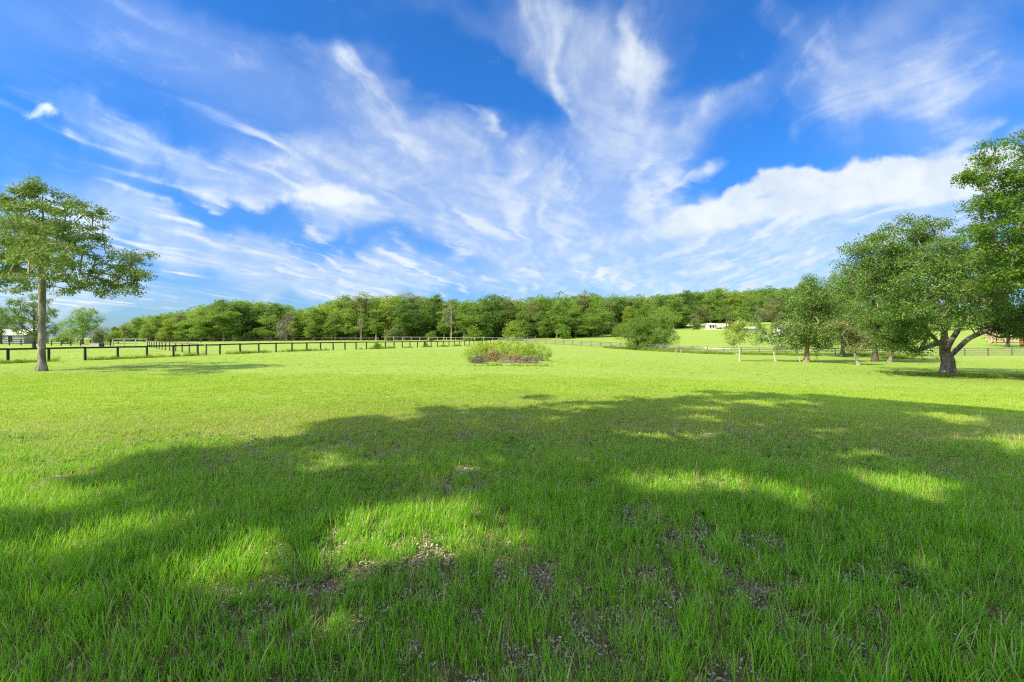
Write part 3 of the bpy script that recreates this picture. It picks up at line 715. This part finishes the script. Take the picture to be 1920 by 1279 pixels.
def stake(px, py, h, label):
    b = hit(px, py); mb = MB(); mb.box((0,0,h/2-.05), (.11,.11,h+.1), .3, .02, .012); mb.box((0,0,h+.005), (.13,.13,.03), .3)
    tag(obj('stake', mb.mesh('stake', M['pale_board']), None, b), label, 'stake', 'white marker stakes along the board fence')
stake(1174, 667, .85, 'white stake in front of the lower of two round trees'); stake(1268, 668, 1.1, 'white stake beside the taller of two round trees'); stake(1277, 664, .9, 'thin white stake farthest from the shrub clump, near the sapling')

# ------------------------------------------------------------------ buildings and yard things
def gable_shed(name, label, px, dd, size, rz, wall, roof, cat='shed', opens=(), roof_name='roof', rise=None, lean=False):
    """size = (length along local x, depth, eave height); opens = (x, z, w, h) on the front, in dark glass"""
    b = at(px, dd); L, D, E = size; rise = rise or D*.28
    root = empty(name, (b.x, b.y, b.z-.05), rz); tag(root, label, cat)
    V = [(-L/2,-D/2,0),(L/2,-D/2,0),(L/2,D/2,0),(-L/2,D/2,0),(-L/2,-D/2,E),(L/2,-D/2,E),(L/2,D/2,E),(-L/2,D/2,E),(-L/2,0,E+rise),(L/2,0,E+rise)]
    F = [(0,1,5,4),(2,3,7,6),(1,2,6,9,5),(3,0,4,8,7)]
    obj('wall', mesh('wall', V, F, wall), root)
    mb = MB(); sl = math.hypot(D/2+.3, rise*(D/2+.3)/(D/2)); an = math.atan2(rise, D/2)
    for s in (-1, 1):
        t = .07; a = np.array([(x, s*y, z+dz) for dz in (.02, .02+t) for x, y, z in ((-L/2-.25, 0, E+rise), (L/2+.25, 0, E+rise), (L/2+.25, D/2+.3, E-rise*.3/(D/2)), (-L/2-.25, D/2+.3, E-rise*.3/(D/2)))])
        Fq = [(0,1,2,3),(7,6,5,4),(0,4,5,1),(1,5,6,2),(2,6,7,3),(3,7,4,0)]
        mb.add(a, Fq)
    obj(roof_name, mb.mesh(roof_name, roof), root)
    for x, z, w, h in opens:
        fr = MB()
        for ox, oz, ww, hh in ((0, h/2+.04, w+.16, .08), (0, -h/2-.04, w+.16, .08), (-w/2-.04, 0, .08, h), (w/2+.04, 0, .08, h)):
            fr.box((x+ox, -D/2-.02, z+oz), (ww, .06, hh))
        wn = obj('window', fr.mesh('window', M['white_paint']), root)
        g = MB(); g.box((x, -D/2-.012, z), (w, .02, h)); obj('pane', g.mesh('pane', M['dark_glass']), wn)
    return root
gable_shed('barn', 'long low grey barn with cream roof behind the paddock fence', -20, 134, (25, 8, 2.5), .12, M['grey_wall'], M['cream_roof'], 'barn', ((9,1.3,1.2,1.8),(3,1.3,1.2,1.8)), rise=1.6)
gable_shed('cabin', 'tiny white cabin with two dark windows on the slope', 1332, 187, (2.9, 2.6, 1.8), .05, M['white_paint'], M['cream_roof'], 'cabin', ((-.6,.98,.62,1.2),(.55,.98,.62,1.2)), rise=.5)
gable_shed('shed', 'white gabled shed with grey roof partly hidden by a bare tree', 1465, 148, (8.5, 4.6, 2.5), 1.02, M['white_paint'], M['metal_roof'], 'shed', ((-2.2,1.0,1.4,2.0),), rise=1.5)
gable_shed('shed', 'tan board shed behind the board fence at the far end of the lawn', 1912, 108, (11, 4, 2.6), -.1, M['tan_wall'], M['metal_roof'], 'shed', (), rise=.8)
gable_shed('shed', 'low shed with pale metal roof behind the whitewashed sapling', 1402, 165, (7, 3, 1.5), .1, M['grey_wall'], M['cream_roof'], 'shed', (), rise=.5)
# pale box trailer next to the cabin
b = at(1349, 186); root = empty('box_trailer', (b.x, b.y, b.z), .05); tag(root, 'plain white box trailer parked beside the tiny cabin', 'trailer')
mb = MB(); mb.box((0,0,1.35), (2.6,1.7,1.7), bev=.06); obj('body', mb.mesh('body', M['white_paint']), root)
mb = MB(); mb.box((0,0,.47), (2.9,1.3,.06)); mb.box((1.75,0,.45), (.7,.08,.06)); obj('chassis', mb.mesh('chassis', M['black_board']), root)
for s in (-1, 1):
    V, F = tube([(0,s*.88-.09,.32),(0,s*.88-.088,.32),(0,s*.88+.088,.32),(0,s*.88+.09,.32)], [.05,.32,.32,.05], 18); obj('wheel', mesh('wheel', V, F, M['black_board']), root)
# trough by the pens
b = hit(178, 650, 20, 200); root = empty('water_trough', b, .3); tag(root, 'pale water trough standing in the paddock beyond the rail fence', 'trough')
mb = MB(); t = .06
for c, s_ in (((0,0,.1),(1.5,.6,.08)),((0,.33,.36),(1.56,t,.6)),((0,-.33,.36),(1.56,t,.6)),((.75,0,.36),(t,.6,.6)),((-.75,0,.36),(t,.6,.6))): mb.box(c, s_)
obj('basin', mb.mesh('basin', M['white_paint']), root)
mb = MB(); mb.box((1.15,.1,.35), (.55,.5,.7), bev=.05); obj('pump_box', mb.mesh('pump_box', M['black_board']), root)
# rusty drum in the yard by the tan shed
b = at(1917, 96)
z_ = [0,0,.02,.33,.35,.37,.66,.68,.70,1.0,1.02,1.02]; r_ = [.01,.28,.30,.30,.315,.30,.30,.315,.30,.30,.28,.01]
V, F = tube([(0,0,max(z, i*1e-4)) for i, z in enumerate(z_)], np.array(r_)*1.35, 20)
tag(obj('drum', mesh('drum', V*np.array([1,1,1.5]), F, M['rust'], True), None, b), 'rust brown drum standing by the tan board shed', 'drum')

# ------------------------------------------------------------------ grass, weeds, fallen leaves
def tuft(rng, nb, spread, ln, wd, segs=3, lie=.35):
    Vs, Fs = [], []; m = 0
    for i in range(nb):
        a = rng.uniform(0, 6.28); r = spread*math.sqrt(rng.random()); p = np.array([r*math.cos(a), r*math.sin(a), -.01])
        L = ln*rng.uniform(.55, 1.15); b_ = rng.uniform(0, 6.28); out = np.array([math.cos(b_), math.sin(b_), 0]); side = np.array([-out[1], out[0], 0])
        t0 = rng.uniform(.02, lie); bend = rng.uniform(.1, .9); tw = rng.uniform(-.6,.6)
        pts = []
        for s in range(segs+1):
            q = s/segs; th = t0+bend*q*q
            if s: pos = pos+(np.array([0,0,1])*math.cos(th)+out*math.sin(th))*L/segs
            else: pos = p.copy()
            w = wd*(1-.15*q) if q < .7 else wd*(1-q)*2.4
            sd = side*math.cos(tw*q)+out*math.sin(tw*q)
            pts += [pos-sd*w/2, pos+sd*w/2] if s < segs else [pos]
        for s in range(segs-1): Fs.append((m+2*s, m+2*s+1, m+2*s+3, m+2*s+2))
        Fs.append((m+2*segs-2, m+2*segs-1, m+2*segs)); Vs += pts; m += len(pts)
    return Vs, Fs
def proto_collection(name, mats, defs, seed):
    rg = np.random.default_rng(seed); c = bpy.data.collections.new(name)
    for i, df in enumerate(defs):
        V, F = tuft(rg, *df); o = bpy.data.objects.new(f'{name}_tuft', mesh(f'{name}_tuft', V, F, mats)); c.objects.link(o)
    return c
def scatter(name, pts, rz, scl, coll, label, cat, tilt=.12, seed=0):
    rg = np.random.default_rng(seed); n = len(pts)
    me = bpy.data.meshes.new(name); me.vertices.add(n); me.vertices.foreach_set('co', np.asarray(pts, np.float32).ravel())
    rot = np.stack([rg.normal(size=n)*tilt, rg.normal(size=n)*tilt, rz], 1).astype(np.float32)
    a = me.attributes.new('tuft_rot', 'FLOAT_VECTOR', 'POINT'); a.data.foreach_set('vector', rot.ravel())
    a = me.attributes.new('tuft_scale', 'FLOAT_VECTOR', 'POINT'); a.data.foreach_set('vector', np.asarray(scl, np.float32).ravel())
    a = me.attributes.new('tuft_pick', 'INT', 'POINT'); a.data.foreach_set('value', rg.integers(0, len(coll.objects), n).astype(np.int32))
    o = obj(name, me); tag(o, label, cat, kind='stuff')
    ng = bpy.data.node_groups.new(name, 'GeometryNodeTree')
    ng.interface.new_socket('Geometry', in_out='INPUT', socket_type='NodeSocketGeometry'); ng.interface.new_socket('Geometry', in_out='OUTPUT', socket_type='NodeSocketGeometry')
    gi = ng.nodes.new('NodeGroupInput'); go = ng.nodes.new('NodeGroupOutput')
    ci = ng.nodes.new('GeometryNodeCollectionInfo'); ci.inputs['Collection'].default_value = coll
    ci.inputs['Separate Children'].default_value = True; ci.inputs['Reset Children'].default_value = True
    ip = ng.nodes.new('GeometryNodeInstanceOnPoints'); ip.inputs['Pick Instance'].default_value = True
    def attr(nm, ty):
        a_ = ng.nodes.new('GeometryNodeInputNamedAttribute'); a_.data_type = ty; a_.inputs['Name'].default_value = nm
        return [s for s in a_.outputs if s.enabled and s.name == 'Attribute'][0]
    e2r = ng.nodes.new('FunctionNodeEulerToRotation')
    ng.links.new(attr('tuft_rot', 'FLOAT_VECTOR'), e2r.inputs[0])
    ng.links.new(gi.outputs[0], ip.inputs['Points']); ng.links.new(ci.outputs[0], ip.inputs['Instance'])
    ng.links.new(attr('tuft_pick', 'INT'), ip.inputs['Instance Index']); ng.links.new(e2r.outputs[0], ip.inputs['Rotation'])
    ng.links.new(attr('tuft_scale', 'FLOAT_VECTOR'), ip.inputs['Scale']); ng.links.new(ip.outputs[0], go.inputs[0])
    md = o.modifiers.new('scatter', 'NODES'); md.node_group = ng
    return o
def fan(rg, n, d0, d1, spread=1.28, side=1.2):
    d = np.sqrt(rg.uniform(d0**2, d1**2, n)); x = rg.uniform(-1, 1, n)*(d*spread+side)
    return x, d
def bareness(x, y):
    v = .26*vnoise(x*1.3, y*1.3, 1)+.38*vnoise(x*4.2, y*3.4, 2)+.36*vnoise(x*10, y*7, 4)
    zone = np.exp(-(((x-.9)/2.6)**2+((y-3.6)/1.9)**2)) + .55*np.exp(-(((x+1.2)/2.2)**2+((y-2.6)/.9)**2)) + .25*np.exp(-((y-3)/4)**2)
    return np.clip((v-.655+.20*np.clip(zone, 0, 1.1))*3.2, 0, 1)
rg = np.random.default_rng(1)
near = proto_collection('near_grass', M['grass'], [(13,.045,.15,.0046,3,.30),(11,.06,.12,.0042,3,.45),(8,.045,.20,.0048,4,.25),(16,.08,.09,.0040,3,.75),(8,.05,.17,.0050,4,.5),(6,.05,.15,.003,4,1.0)], 1)
midc = proto_collection('mid_grass', M['lawn'], [(38,.13,.080,.0065,2,.55),(36,.14,.07,.0065,2,.65),(30,.12,.10,.006,3,.45)], 2)
farc = proto_collection('far_grass', M['lawn'], [(60,.34,.055,.012,2,.7),(60,.36,.045,.012,2,.8)], 3)
def lay(name, coll, n, d0, d1, label, s0=.75, s1=1.2, seed=0, hvar=True, fade0=None, fade1=None):
    rg = np.random.default_rng(seed); x, y = fan(rg, n, d0, d1)
    br = bareness(x, y); keep = rg.random(n) > br*.84+.16*np.exp(-((y-2.2)/1.6)**2)
    if fade0: keep &= rg.random(n) < np.clip((y-d0)/(fade0-d0), 0, 1)
    if fade1: keep &= rg.random(n) < np.clip((d1-y)/(d1-fade1), 0, 1)
    x, y, br = x[keep], y[keep], br[keep]
    big = (vnoise(x*.9, y*.9, 7)*.6+vnoise(x*2.3, y*2.3, 8)*.4-.5)*(1 if d0 < 5 else .45)+.5
    s = rg.uniform(s0, s1, len(x))*(.62+.75*big)*(1-.35*br)
    s = s*np.interp(y, [3, 6, 10, 13], [1.05, .86, .70, .62]) if d0 < 5 else s
    z = H(x, y)+.035*(vnoise(x*.8, y*.8, 3)-.5)-.012
    sc = np.stack([.8+.4*rg.random(len(x)), .8+.4*rg.random(len(x)), np.ones(len(x))], 1)*s[:,None]
    return scatter(name, np.stack([x,y,z],1), rg.uniform(0, 6.28, len(x)), sc, coll, label, 'grass', seed=seed)
lay('near_grass', near, 62000, 1.4, 9.0, 'long uneven green grass in the dappled tree shade', .8, 1.25, 3, fade1=4.6)
lay('lawn_grass', proto_collection('lawn_grass', M['lawn'], [(13,.06,.12,.0046,3,.40),(11,.07,.10,.0044,3,.55),(8,.05,.15,.0048,3,.35),(14,.08,.08,.0042,3,.7)], 7), 52000, 3.6, 13, 'fresh lime green lawn grass around the edge of the shade', .75, 1.15, 6, fade0=6.0, fade1=9.5)
lay('mid_grass', midc, 60000, 6.0, 26, 'thick green grass on the open lawn', .75, 1.15, 4, fade0=9.5, fade1=20)
lay('far_grass', farc, 44000, 17, 75, 'short sunlit grass of the pasture', .7, 1.1, 5, fade0=24, fade1=40)
# small broad-leaved weeds and dead straw among the near blades
M['clover'] = grass_mat('clover_leaves', (.060,.200,.020), (.180,.380,.060), (.40,.36,.18), (.25,.50,.05), dryness=.06)
M['straw'] = grass_mat('straw_blades', (.30,.25,.13), (.56,.48,.27), (.40,.28,.14), (.5,.42,.2), k=.2)
def rosette(rng, n, L):
    Vs, Fs = [], []
    for i in range(n):
        a = rng.uniform(0, 6.28); el = rng.uniform(.1, .9); r = rng.uniform(.1, 1)*L*1.2; l = L*rng.uniform(.5, 1)
        d = np.array([math.cos(a)*math.cos(el), math.sin(a)*math.cos(el), math.sin(el)]); sd = np.array([-math.sin(a), math.cos(a), .15*rng.normal()])
        b0 = np.array([math.cos(a)*r*.6, math.sin(a)*r*.6, .01+r*.5*rng.random()]); w = l*.42
        m = len(Vs); Vs += [b0, b0+d*l*.5+sd*w, b0+d*l, b0+d*l*.5-sd*w]; Fs.append((m,m+1,m+2,m+3))
    return Vs, Fs
cc = bpy.data.collections.new('clover'); rr = np.random.default_rng(14)
for i in range(4):
    V, F = rosette(rr, 9+4*i, .022+.006*i); cc.objects.link(bpy.data.objects.new('clover_rosette', mesh('clover_rosette', V, F, M['clover'])))
rgc = np.random.default_rng(15); x, y = fan(rgc, 9000, 1.4, 9); k = vnoise(x*1.1, y*1.1, 31) > rgc.uniform(.35,.85,9000); x, y = x[k], y[k]
scatter('clover', np.stack([x,y,H(x,y)+.035*(vnoise(x*.8,y*.8,3)-.5)],1), rgc.uniform(0,6.28,len(x)), np.repeat(rgc.uniform(.6,1.5,len(x))[:,None],3,1), cc, 'low broad leaved weeds scattered among the near grass', 'weeds', seed=16)
strawc = proto_collection('straw', M['straw'], [(7,.08,.14,.003,4,1.3),(6,.1,.10,.003,3,1.4),(4,.05,.22,.0026,4,.5)], 17)
x, y = fan(rgc, 7000, 1.4, 11)
scatter('straw', np.stack([x,y,H(x,y)+.035*(vnoise(x*.8,y*.8,3)-.5)+.01],1), rgc.uniform(0,6.28,len(x)), np.repeat(rgc.uniform(.6,1.3,len(x))[:,None],3,1), strawc, 'dead straw coloured blades lying among the near grass', 'straw', seed=18)
# taller weeds along the fences
weed = proto_collection('weeds', M['weeds'], [(60,.35,.55,.022,3,.5),(50,.4,.40,.022,3,.6),(44,.3,.7,.02,3,.4)], 5)
def weed_line(pts, n, wdt, smin, smax, seed):
    Q = along(pts, .1); rg = np.random.default_rng(seed); i = rg.integers(0, len(Q), n)
    p = Q[i]+rg.normal(size=(n,2))*wdt
    v = vnoise(p[:,0]*.35, p[:,1]*.35, seed); k = v > rg.uniform(.2,.75,n); return p[k], rg.uniform(smin, smax, k.sum())
A, As = weed_line(LF, 2600, .28, .35, .8, 1)
B, Bs = weed_line(P_((1140,109),(1235,97.5),(1340,87.5),(1500,83),(1620,80),(1740,77)), 2200, .9, .5, 1.15, 2)
C_, Cs = weed_line(P_((1650,74),(1740,70)), 420, 1.1, .5, .9, 3)
D_, Ds = weed_line(P_((890,34.2),(1015,34.8)), 160, .5, .2, .42, 4)
b = oak.location; E_ = np.random.default_rng(5).normal(size=(260,2))*np.array([2.4,1.1])+np.array([b.x+.4, b.y-.3]); Es = np.random.default_rng(6).uniform(.25,.5,260)
rgt = np.random.default_rng(19); tx, ty = fan(rgt, 2600, 11, 62); kk = vnoise(tx*.12, ty*.12, 41) > rgt.uniform(.3,.8,2600); T_ = np.stack([tx,ty],1)[kk]; Ts = rgt.uniform(.10,.24,len(T_))
W = np.concatenate([A,B,C_,D_,E_,T_]); Ws = np.concatenate([As,Bs,Cs,Ds,Es,Ts])
scatter('weeds', np.stack([W[:,0],W[:,1],H(W[:,0],W[:,1])-.02],1), np.random.default_rng(8).uniform(0,6.28,len(W)), np.repeat(Ws[:,None],3,1), weed, 'rough taller grass and weeds along the fence lines', 'weeds')
# fallen leaves in the bare patches
rg = np.random.default_rng(12); n = 420000
x, y = fan(rg, n, 1.4, 9.5); k = rg.random(n) < bareness(x, y)*.9+.10; x, y = x[k], y[k]; T = len(x)
z = H(x, y)+.035*(vnoise(x*.8, y*.8, 3)-.5)+.004+.018*rg.random(T)
base = np.stack([x,y,z],1); a = rg.uniform(0,6.28,T); av = np.stack([np.cos(a), np.sin(a), rg.normal(size=T)*.35],1); bv = np.stack([-np.sin(a), np.cos(a), rg.normal(size=T)*.45],1)
L = rg.uniform(.012,.036,T)[:,None]; wd = rg.uniform(.3,.5,T)[:,None]*L; cu = np.zeros((T,3)); cu[:,2] = rg.uniform(-.006,.012,T)
V = np.stack([base, base+.5*L*av+.5*wd*bv+cu, base+L*av, base+.5*L*av-.5*wd*bv+cu],1).reshape(-1,3)
tag(obj('leaf_litter', mesh('leaf_litter', V, np.arange(T*4).reshape(-1,4), M['litter'])), 'dry grey brown fallen leaves in the thin grass patches', 'leaf litter', kind='stuff')

# ------------------------------------------------------------------ sky
W = bpy.data.worlds.new('World'); S.world = W; W.use_nodes = True; nt = W.node_tree; nt.nodes.clear()
out = N(nt, 'ShaderNodeOutputWorld'); bg = N(nt, 'ShaderNodeBackground')
sky = N(nt, 'ShaderNodeTexSky', sky_type='NISHITA'); sky.sun_disc = False; sky.sun_elevation = SUN_EL; sky.sun_rotation = R(238)
sky.air_density = 1.0; sky.dust_density = .6; sky.ozone_density = 2.0
tc = N(nt, 'ShaderNodeTexCoord'); D = tc.outputs['Generated']
sep = N(nt, 'ShaderNodeSeparateXYZ'); nt.links.new(D, sep.inputs[0]); X, Y, Zc = sep.outputs
yy = mth(nt, 'MAXIMUM', Y, .12); ahead = ramp(nt, Y, .12, .3)
U = mth(nt, 'DIVIDE', X, yy); Vv = mth(nt, 'DIVIDE', Zc, yy)
cmb = N(nt, 'ShaderNodeCombineXYZ'); nt.links.new(U, cmb.inputs[0]); nt.links.new(Vv, cmb.inputs[1])
# cloud layer coordinates: a flat deck overhead, wind streaks running towards one point of the horizon
zz = mth(nt, 'ADD', mth(nt, 'MAXIMUM', Zc, 0), .06)
pl = N(nt, 'ShaderNodeCombineXYZ'); nt.links.new(mth(nt, 'DIVIDE', X, zz), pl.inputs[0]); nt.links.new(mth(nt, 'DIVIDE', Y, zz), pl.inputs[1])
rot = N(nt, 'ShaderNodeMapping'); rot.inputs['Rotation'].default_value = (0,0,R(11)); nt.links.new(pl.outputs[0], rot.inputs[0])
def warp(vec, scale, amt):
    n = N(nt, 'ShaderNodeTexNoise'); n.inputs['Scale'].default_value = scale; n.inputs['Detail'].default_value = 4; nt.links.new(vec, n.inputs['Vector'])
    s = N(nt, 'ShaderNodeVectorMath', operation='SUBTRACT'); nt.links.new(n.outputs['Color'], s.inputs[0]); s.inputs[1].default_value = (.5,.5,.5)
    m = N(nt, 'ShaderNodeVectorMath', operation='MULTIPLY_ADD'); nt.links.new(s.outputs[0], m.inputs[0]); m.inputs[1].default_value = (amt,amt,0); nt.links.new(vec, m.inputs[2])
    return m.outputs[0]
pw = warp(warp(rot.outputs[0], .5, 1.0), 1.6, .40)
st = N(nt, 'ShaderNodeMapping'); st.inputs['Scale'].default_value = (1.0,.42,1); nt.links.new(pw, st.inputs[0])
st2 = N(nt, 'ShaderNodeMapping'); st2.inputs['Scale'].default_value = (1.0,.22,1); nt.links.new(warp(warp(rot.outputs[0], .6, 1.1), 2.2, .30), st2.inputs[0])
fb = N(nt, 'ShaderNodeTexNoise', noise_type='RIDGED_MULTIFRACTAL', normalize=True); nt.links.new(st2.outputs[0], fb.inputs['Vector'])
fb.inputs['Scale'].default_value = 5.0; fb.inputs['Detail'].default_value = 7; fb.inputs['Roughness'].default_value = .62; fb.inputs['Distortion'].default_value = .5
fibre = fb.outputs['Fac']
streak = noise(nt, st.outputs[0], 3.0, 9, .68, .7)
soft = noise(nt, st.outputs[0], 1.4, 6, .6, .2)
fl = noise(nt, warp(cmb.outputs[0], 9, .03), 11, 8, .62, .1)
fl2 = noise(nt, warp(cmb.outputs[0], 5, .10), 5, 9, .66, .2)
uvw = warp(warp(cmb.outputs[0], 2.3, .30), 8, .16)
def field(strokes, vec):
    tot = None
    for px, py, rx, ry, an, amt in strokes:
        mp = N(nt, 'ShaderNodeMapping', vector_type='TEXTURE'); nt.links.new(vec, mp.inputs[0])
        mp.inputs['Location'].default_value = ((px-CX)/FPX, (HY-py)/FPX, 0); mp.inputs['Rotation'].default_value = (0,0,R(-an)); mp.inputs['Scale'].default_value = (rx/FPX, ry/FPX, 1)
        g = N(nt, 'ShaderNodeTexGradient', gradient_type='SPHERICAL'); nt.links.new(mp.outputs[0], g.inputs[0])
        g1 = ramp(nt, g.outputs['Fac'], 0, 1.0)
        tot = mth(nt, 'MULTIPLY', g1, amt) if tot is None else mth(nt, 'MULTIPLY_ADD', g1, amt, tot)
    return tot
cirrus = field([(300,285,330,70,18,.75),(420,312,170,45,20,.6),(520,300,220,70,15,.5),(540,240,520,150,36,.34),(680,190,300,120,46,.40),(850,310,480,170,32,.66),(800,390,480,120,12,.62),(1010,350,480,190,0,.85),(950,410,560,130,4,.55),
 (1090,130,300,170,72,.62),(1180,230,290,130,74,.66),(1150,236,130,40,24,.45),(1325,195,210,80,-35,.5),(1300,270,220,110,-40,.5),(960,45,420,110,14,.45),(1430,40,240,90,20,.35),
 (1500,410,420,80,-13,.9),(1680,385,360,90,-12,1.0),(1300,420,330,60,-8,.8),(1640,90,460,190,-36,.62),(1570,170,330,110,-40,.35),(1700,160,280,80,-26,.45),(1820,230,440,140,-22,.5),(1860,60,260,90,-36,.4),(1850,160,240,80,-32,.35),
 (430,460,480,110,13,.78),(560,500,330,90,10,.70),(330,410,440,110,14,.42),(640,470,200,90,18,.45),(140,450,280,190,8,.55),(300,560,400,50,2,.55),(160,592,260,36,0,.6),(60,385,130,60,15,.5),(100,535,240,60,0,.5),
 (1000,470,460,130,0,.62),(1250,490,400,140,-4,.62),(1100,525,520,80,0,.5),(760,530,400,60,4,.42),(1530,480,380,130,-14,.6),(1650,450,380,150,-14,.6),(1450,530,260,60,0,.35),
 (250,130,600,300,30,.14),(0,100,450,320,0,.16),(1240,60,320,150,60,.22),
 (920,170,300,120,38,-.62),(1118,458,60,110,0,-.75),(1345,110,120,170,10,-.5),(1430,270,190,110,-30,-.35),(720,448,300,60,8,-.75),(430,372,260,42,8,-.55),(860,555,200,30,0,-.35),(1550,520,160,40,-10,-.3),(960,500,130,50,0,-.3),(1400,470,170,45,-6,-.35),(560,60,260,120,30,-.25)], uvw)
bodyf = field([(1330,412,330,40,-13,1.0),(1500,380,330,52,-13,1.15),(1680,352,330,62,-9,1.2),(1860,335,260,70,-5,1.2),(620,380,190,50,10,.7)], warp(cmb.outputs[0], 5, .07))
puffy = field([(1330,392,170,28,-16,.9),(1420,352,120,32,-22,1.0),(1500,335,110,36,-10,1.15),(1590,318,110,34,-12,1.0),(1690,308,90,36,-8,1.25),(1760,312,80,28,0,.8),(1830,300,110,34,-6,1.1),(1910,290,100,40,-4,1.0),(1540,352,220,26,-12,.7),(1720,335,200,26,-8,.7),
 (625,362,100,42,10,.85),(580,372,66,32,-10,.7),(690,380,90,24,12,.6),(534,360,28,32,-60,.75),(86,213,66,24,-8,.5),(52,216,50,14,0,.3),(1320,326,90,30,-28,.6),(1260,345,60,16,-20,.5),(1000,330,120,30,-12,.4),(520,302,60,12,4,.5),(400,318,60,12,14,.5)], warp(warp(cmb.outputs[0], 6, .07), 18, .04))
cpos = mth(nt, 'MAXIMUM', cirrus, 0)
tex = mth(nt, 'ADD', mth(nt, 'MULTIPLY', streak, 1.0), mth(nt, 'MULTIPLY', fibre, 1.0))
tex = mth(nt, 'ADD', tex, mth(nt, 'MULTIPLY', fl2, .45))
c1 = mth(nt, 'MULTIPLY', mth(nt, 'SUBTRACT', tex, .86), mth(nt, 'MULTIPLY', mth(nt, 'MINIMUM', mth(nt, 'MULTIPLY', cpos, 2.2), 1), 2.5))
c1 = mth(nt, 'ADD', mth(nt, 'MULTIPLY', mth(nt, 'SMOOTH_MIN', cpos, 1.15, .5), .74), c1)
veil = mth(nt, 'MULTIPLY', ramp(nt, mth(nt, 'ADD', cpos, mth(nt, 'SUBTRACT', soft, .5)), .0, 1.2), .42)
c1 = mth(nt, 'SUBTRACT', 1, mth(nt, 'MULTIPLY', mth(nt, 'SUBTRACT', 1, ramp(nt, c1, .05, 1.5)), mth(nt, 'SUBTRACT', 1, veil)))
c1 = mth(nt, 'MULTIPLY', c1, ahead)
pfx = mth(nt, 'ADD', puffy, mth(nt, 'MULTIPLY', mth(nt, 'SUBTRACT', fl, .5), 1.5))
c3 = mth(nt, 'MULTIPLY', ramp(nt, mth(nt, 'ADD', bodyf, mth(nt, 'MULTIPLY', mth(nt, 'SUBTRACT', fl2, .5), .9)), .05, 1.35), .95)
c2 = ramp(nt, pfx, .18, .98)
c2 = mth(nt, 'MULTIPLY', mth(nt, 'SUBTRACT', 1, mth(nt, 'MULTIPLY', mth(nt, 'SUBTRACT', 1, c2), mth(nt, 'SUBTRACT', 1, c3))), ahead)
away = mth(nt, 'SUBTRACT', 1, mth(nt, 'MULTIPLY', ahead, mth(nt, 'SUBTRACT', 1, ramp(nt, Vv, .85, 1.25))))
back = mth(nt, 'MULTIPLY', mth(nt, 'MULTIPLY', ramp(nt, mth(nt, 'ADD', mth(nt, 'MULTIPLY', streak, .5), mth(nt, 'MULTIPLY', soft, .5)), .34, .62), .85), away)  # unseen cloud cover behind and overhead, added to fill the shaded grass
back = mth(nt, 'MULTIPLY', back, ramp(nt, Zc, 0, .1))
ca = mth(nt, 'MULTIPLY', c1, .88)
cov = mth(nt, 'SUBTRACT', 1, mth(nt, 'MULTIPLY', mth(nt, 'SUBTRACT', 1, ca), mth(nt, 'SUBTRACT', 1, mth(nt, 'MULTIPLY', c2, .96))))
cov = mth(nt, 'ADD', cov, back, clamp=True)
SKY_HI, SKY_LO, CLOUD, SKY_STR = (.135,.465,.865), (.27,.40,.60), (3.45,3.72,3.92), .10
skc = mixc(nt, 1.0, sky.outputs[0], mixc(nt, ramp(nt, Zc, -.05, .42), SKY_LO, SKY_HI), 'MULTIPLY')
hs = N(nt, 'ShaderNodeHueSaturation'); hs.inputs['Saturation'].default_value = 1.0; nt.links.new(skc, hs.inputs['Color'])
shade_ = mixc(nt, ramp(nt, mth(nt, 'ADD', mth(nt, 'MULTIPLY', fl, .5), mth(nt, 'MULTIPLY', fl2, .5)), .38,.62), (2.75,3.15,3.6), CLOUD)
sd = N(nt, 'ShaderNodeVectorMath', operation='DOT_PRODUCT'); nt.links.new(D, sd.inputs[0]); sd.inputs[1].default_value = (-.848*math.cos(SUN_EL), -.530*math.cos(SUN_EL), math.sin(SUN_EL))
fill_glow = ramp(nt, sd.outputs['Value'], .1, 1.0)
shade_ = mixc(nt, fill_glow, shade_, (12.0,12.6,13.0))  # out-of-view clouds toward the sun brightened as added fill light
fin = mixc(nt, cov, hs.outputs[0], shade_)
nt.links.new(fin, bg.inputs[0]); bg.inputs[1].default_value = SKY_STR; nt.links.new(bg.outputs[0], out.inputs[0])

sl = bpy.data.lights.new('sun', 'SUN'); sl.energy = 3.45; sl.angle = R(.53); sl.color = (1.0,.87,.58)
so = bpy.data.objects.new('sun', sl); COL.objects.link(so)
dv = Vector((SUN_TRAVEL[0]*math.cos(SUN_EL), SUN_TRAVEL[1]*math.cos(SUN_EL), -math.sin(SUN_EL)))
so.rotation_euler = dv.to_track_quat('-Z', 'Y').to_euler(); so.location = (-20,-12,40)

cam = bpy.data.cameras.new('camera'); co = bpy.data.objects.new('camera', cam); COL.objects.link(co)
cam.sensor_width = 36; cam.lens = 16.0; cam.shift_y = -3.5/1920; cam.clip_end = 6000; cam.clip_start = .05
co.location = (0,0,EYE); co.rotation_euler = (R(90),0,0); S.camera = co
S.view_settings.view_transform = 'Standard'; S.view_settings.look = 'None'; S.view_settings.gamma = 1; S.view_settings.exposure = 1.4
S.render.engine = 'CYCLES'
S.cycles.max_bounces = 8; S.cycles.diffuse_bounces = 6; S.cycles.transmission_bounces = 6; S.cycles.transparent_max_bounces = 8
S.cycles.sample_clamp_indirect = 6; S.cycles.use_denoising = False; S.cycles.pixel_filter_type = 'BLACKMAN_HARRIS'; S.cycles.filter_width = 1.2
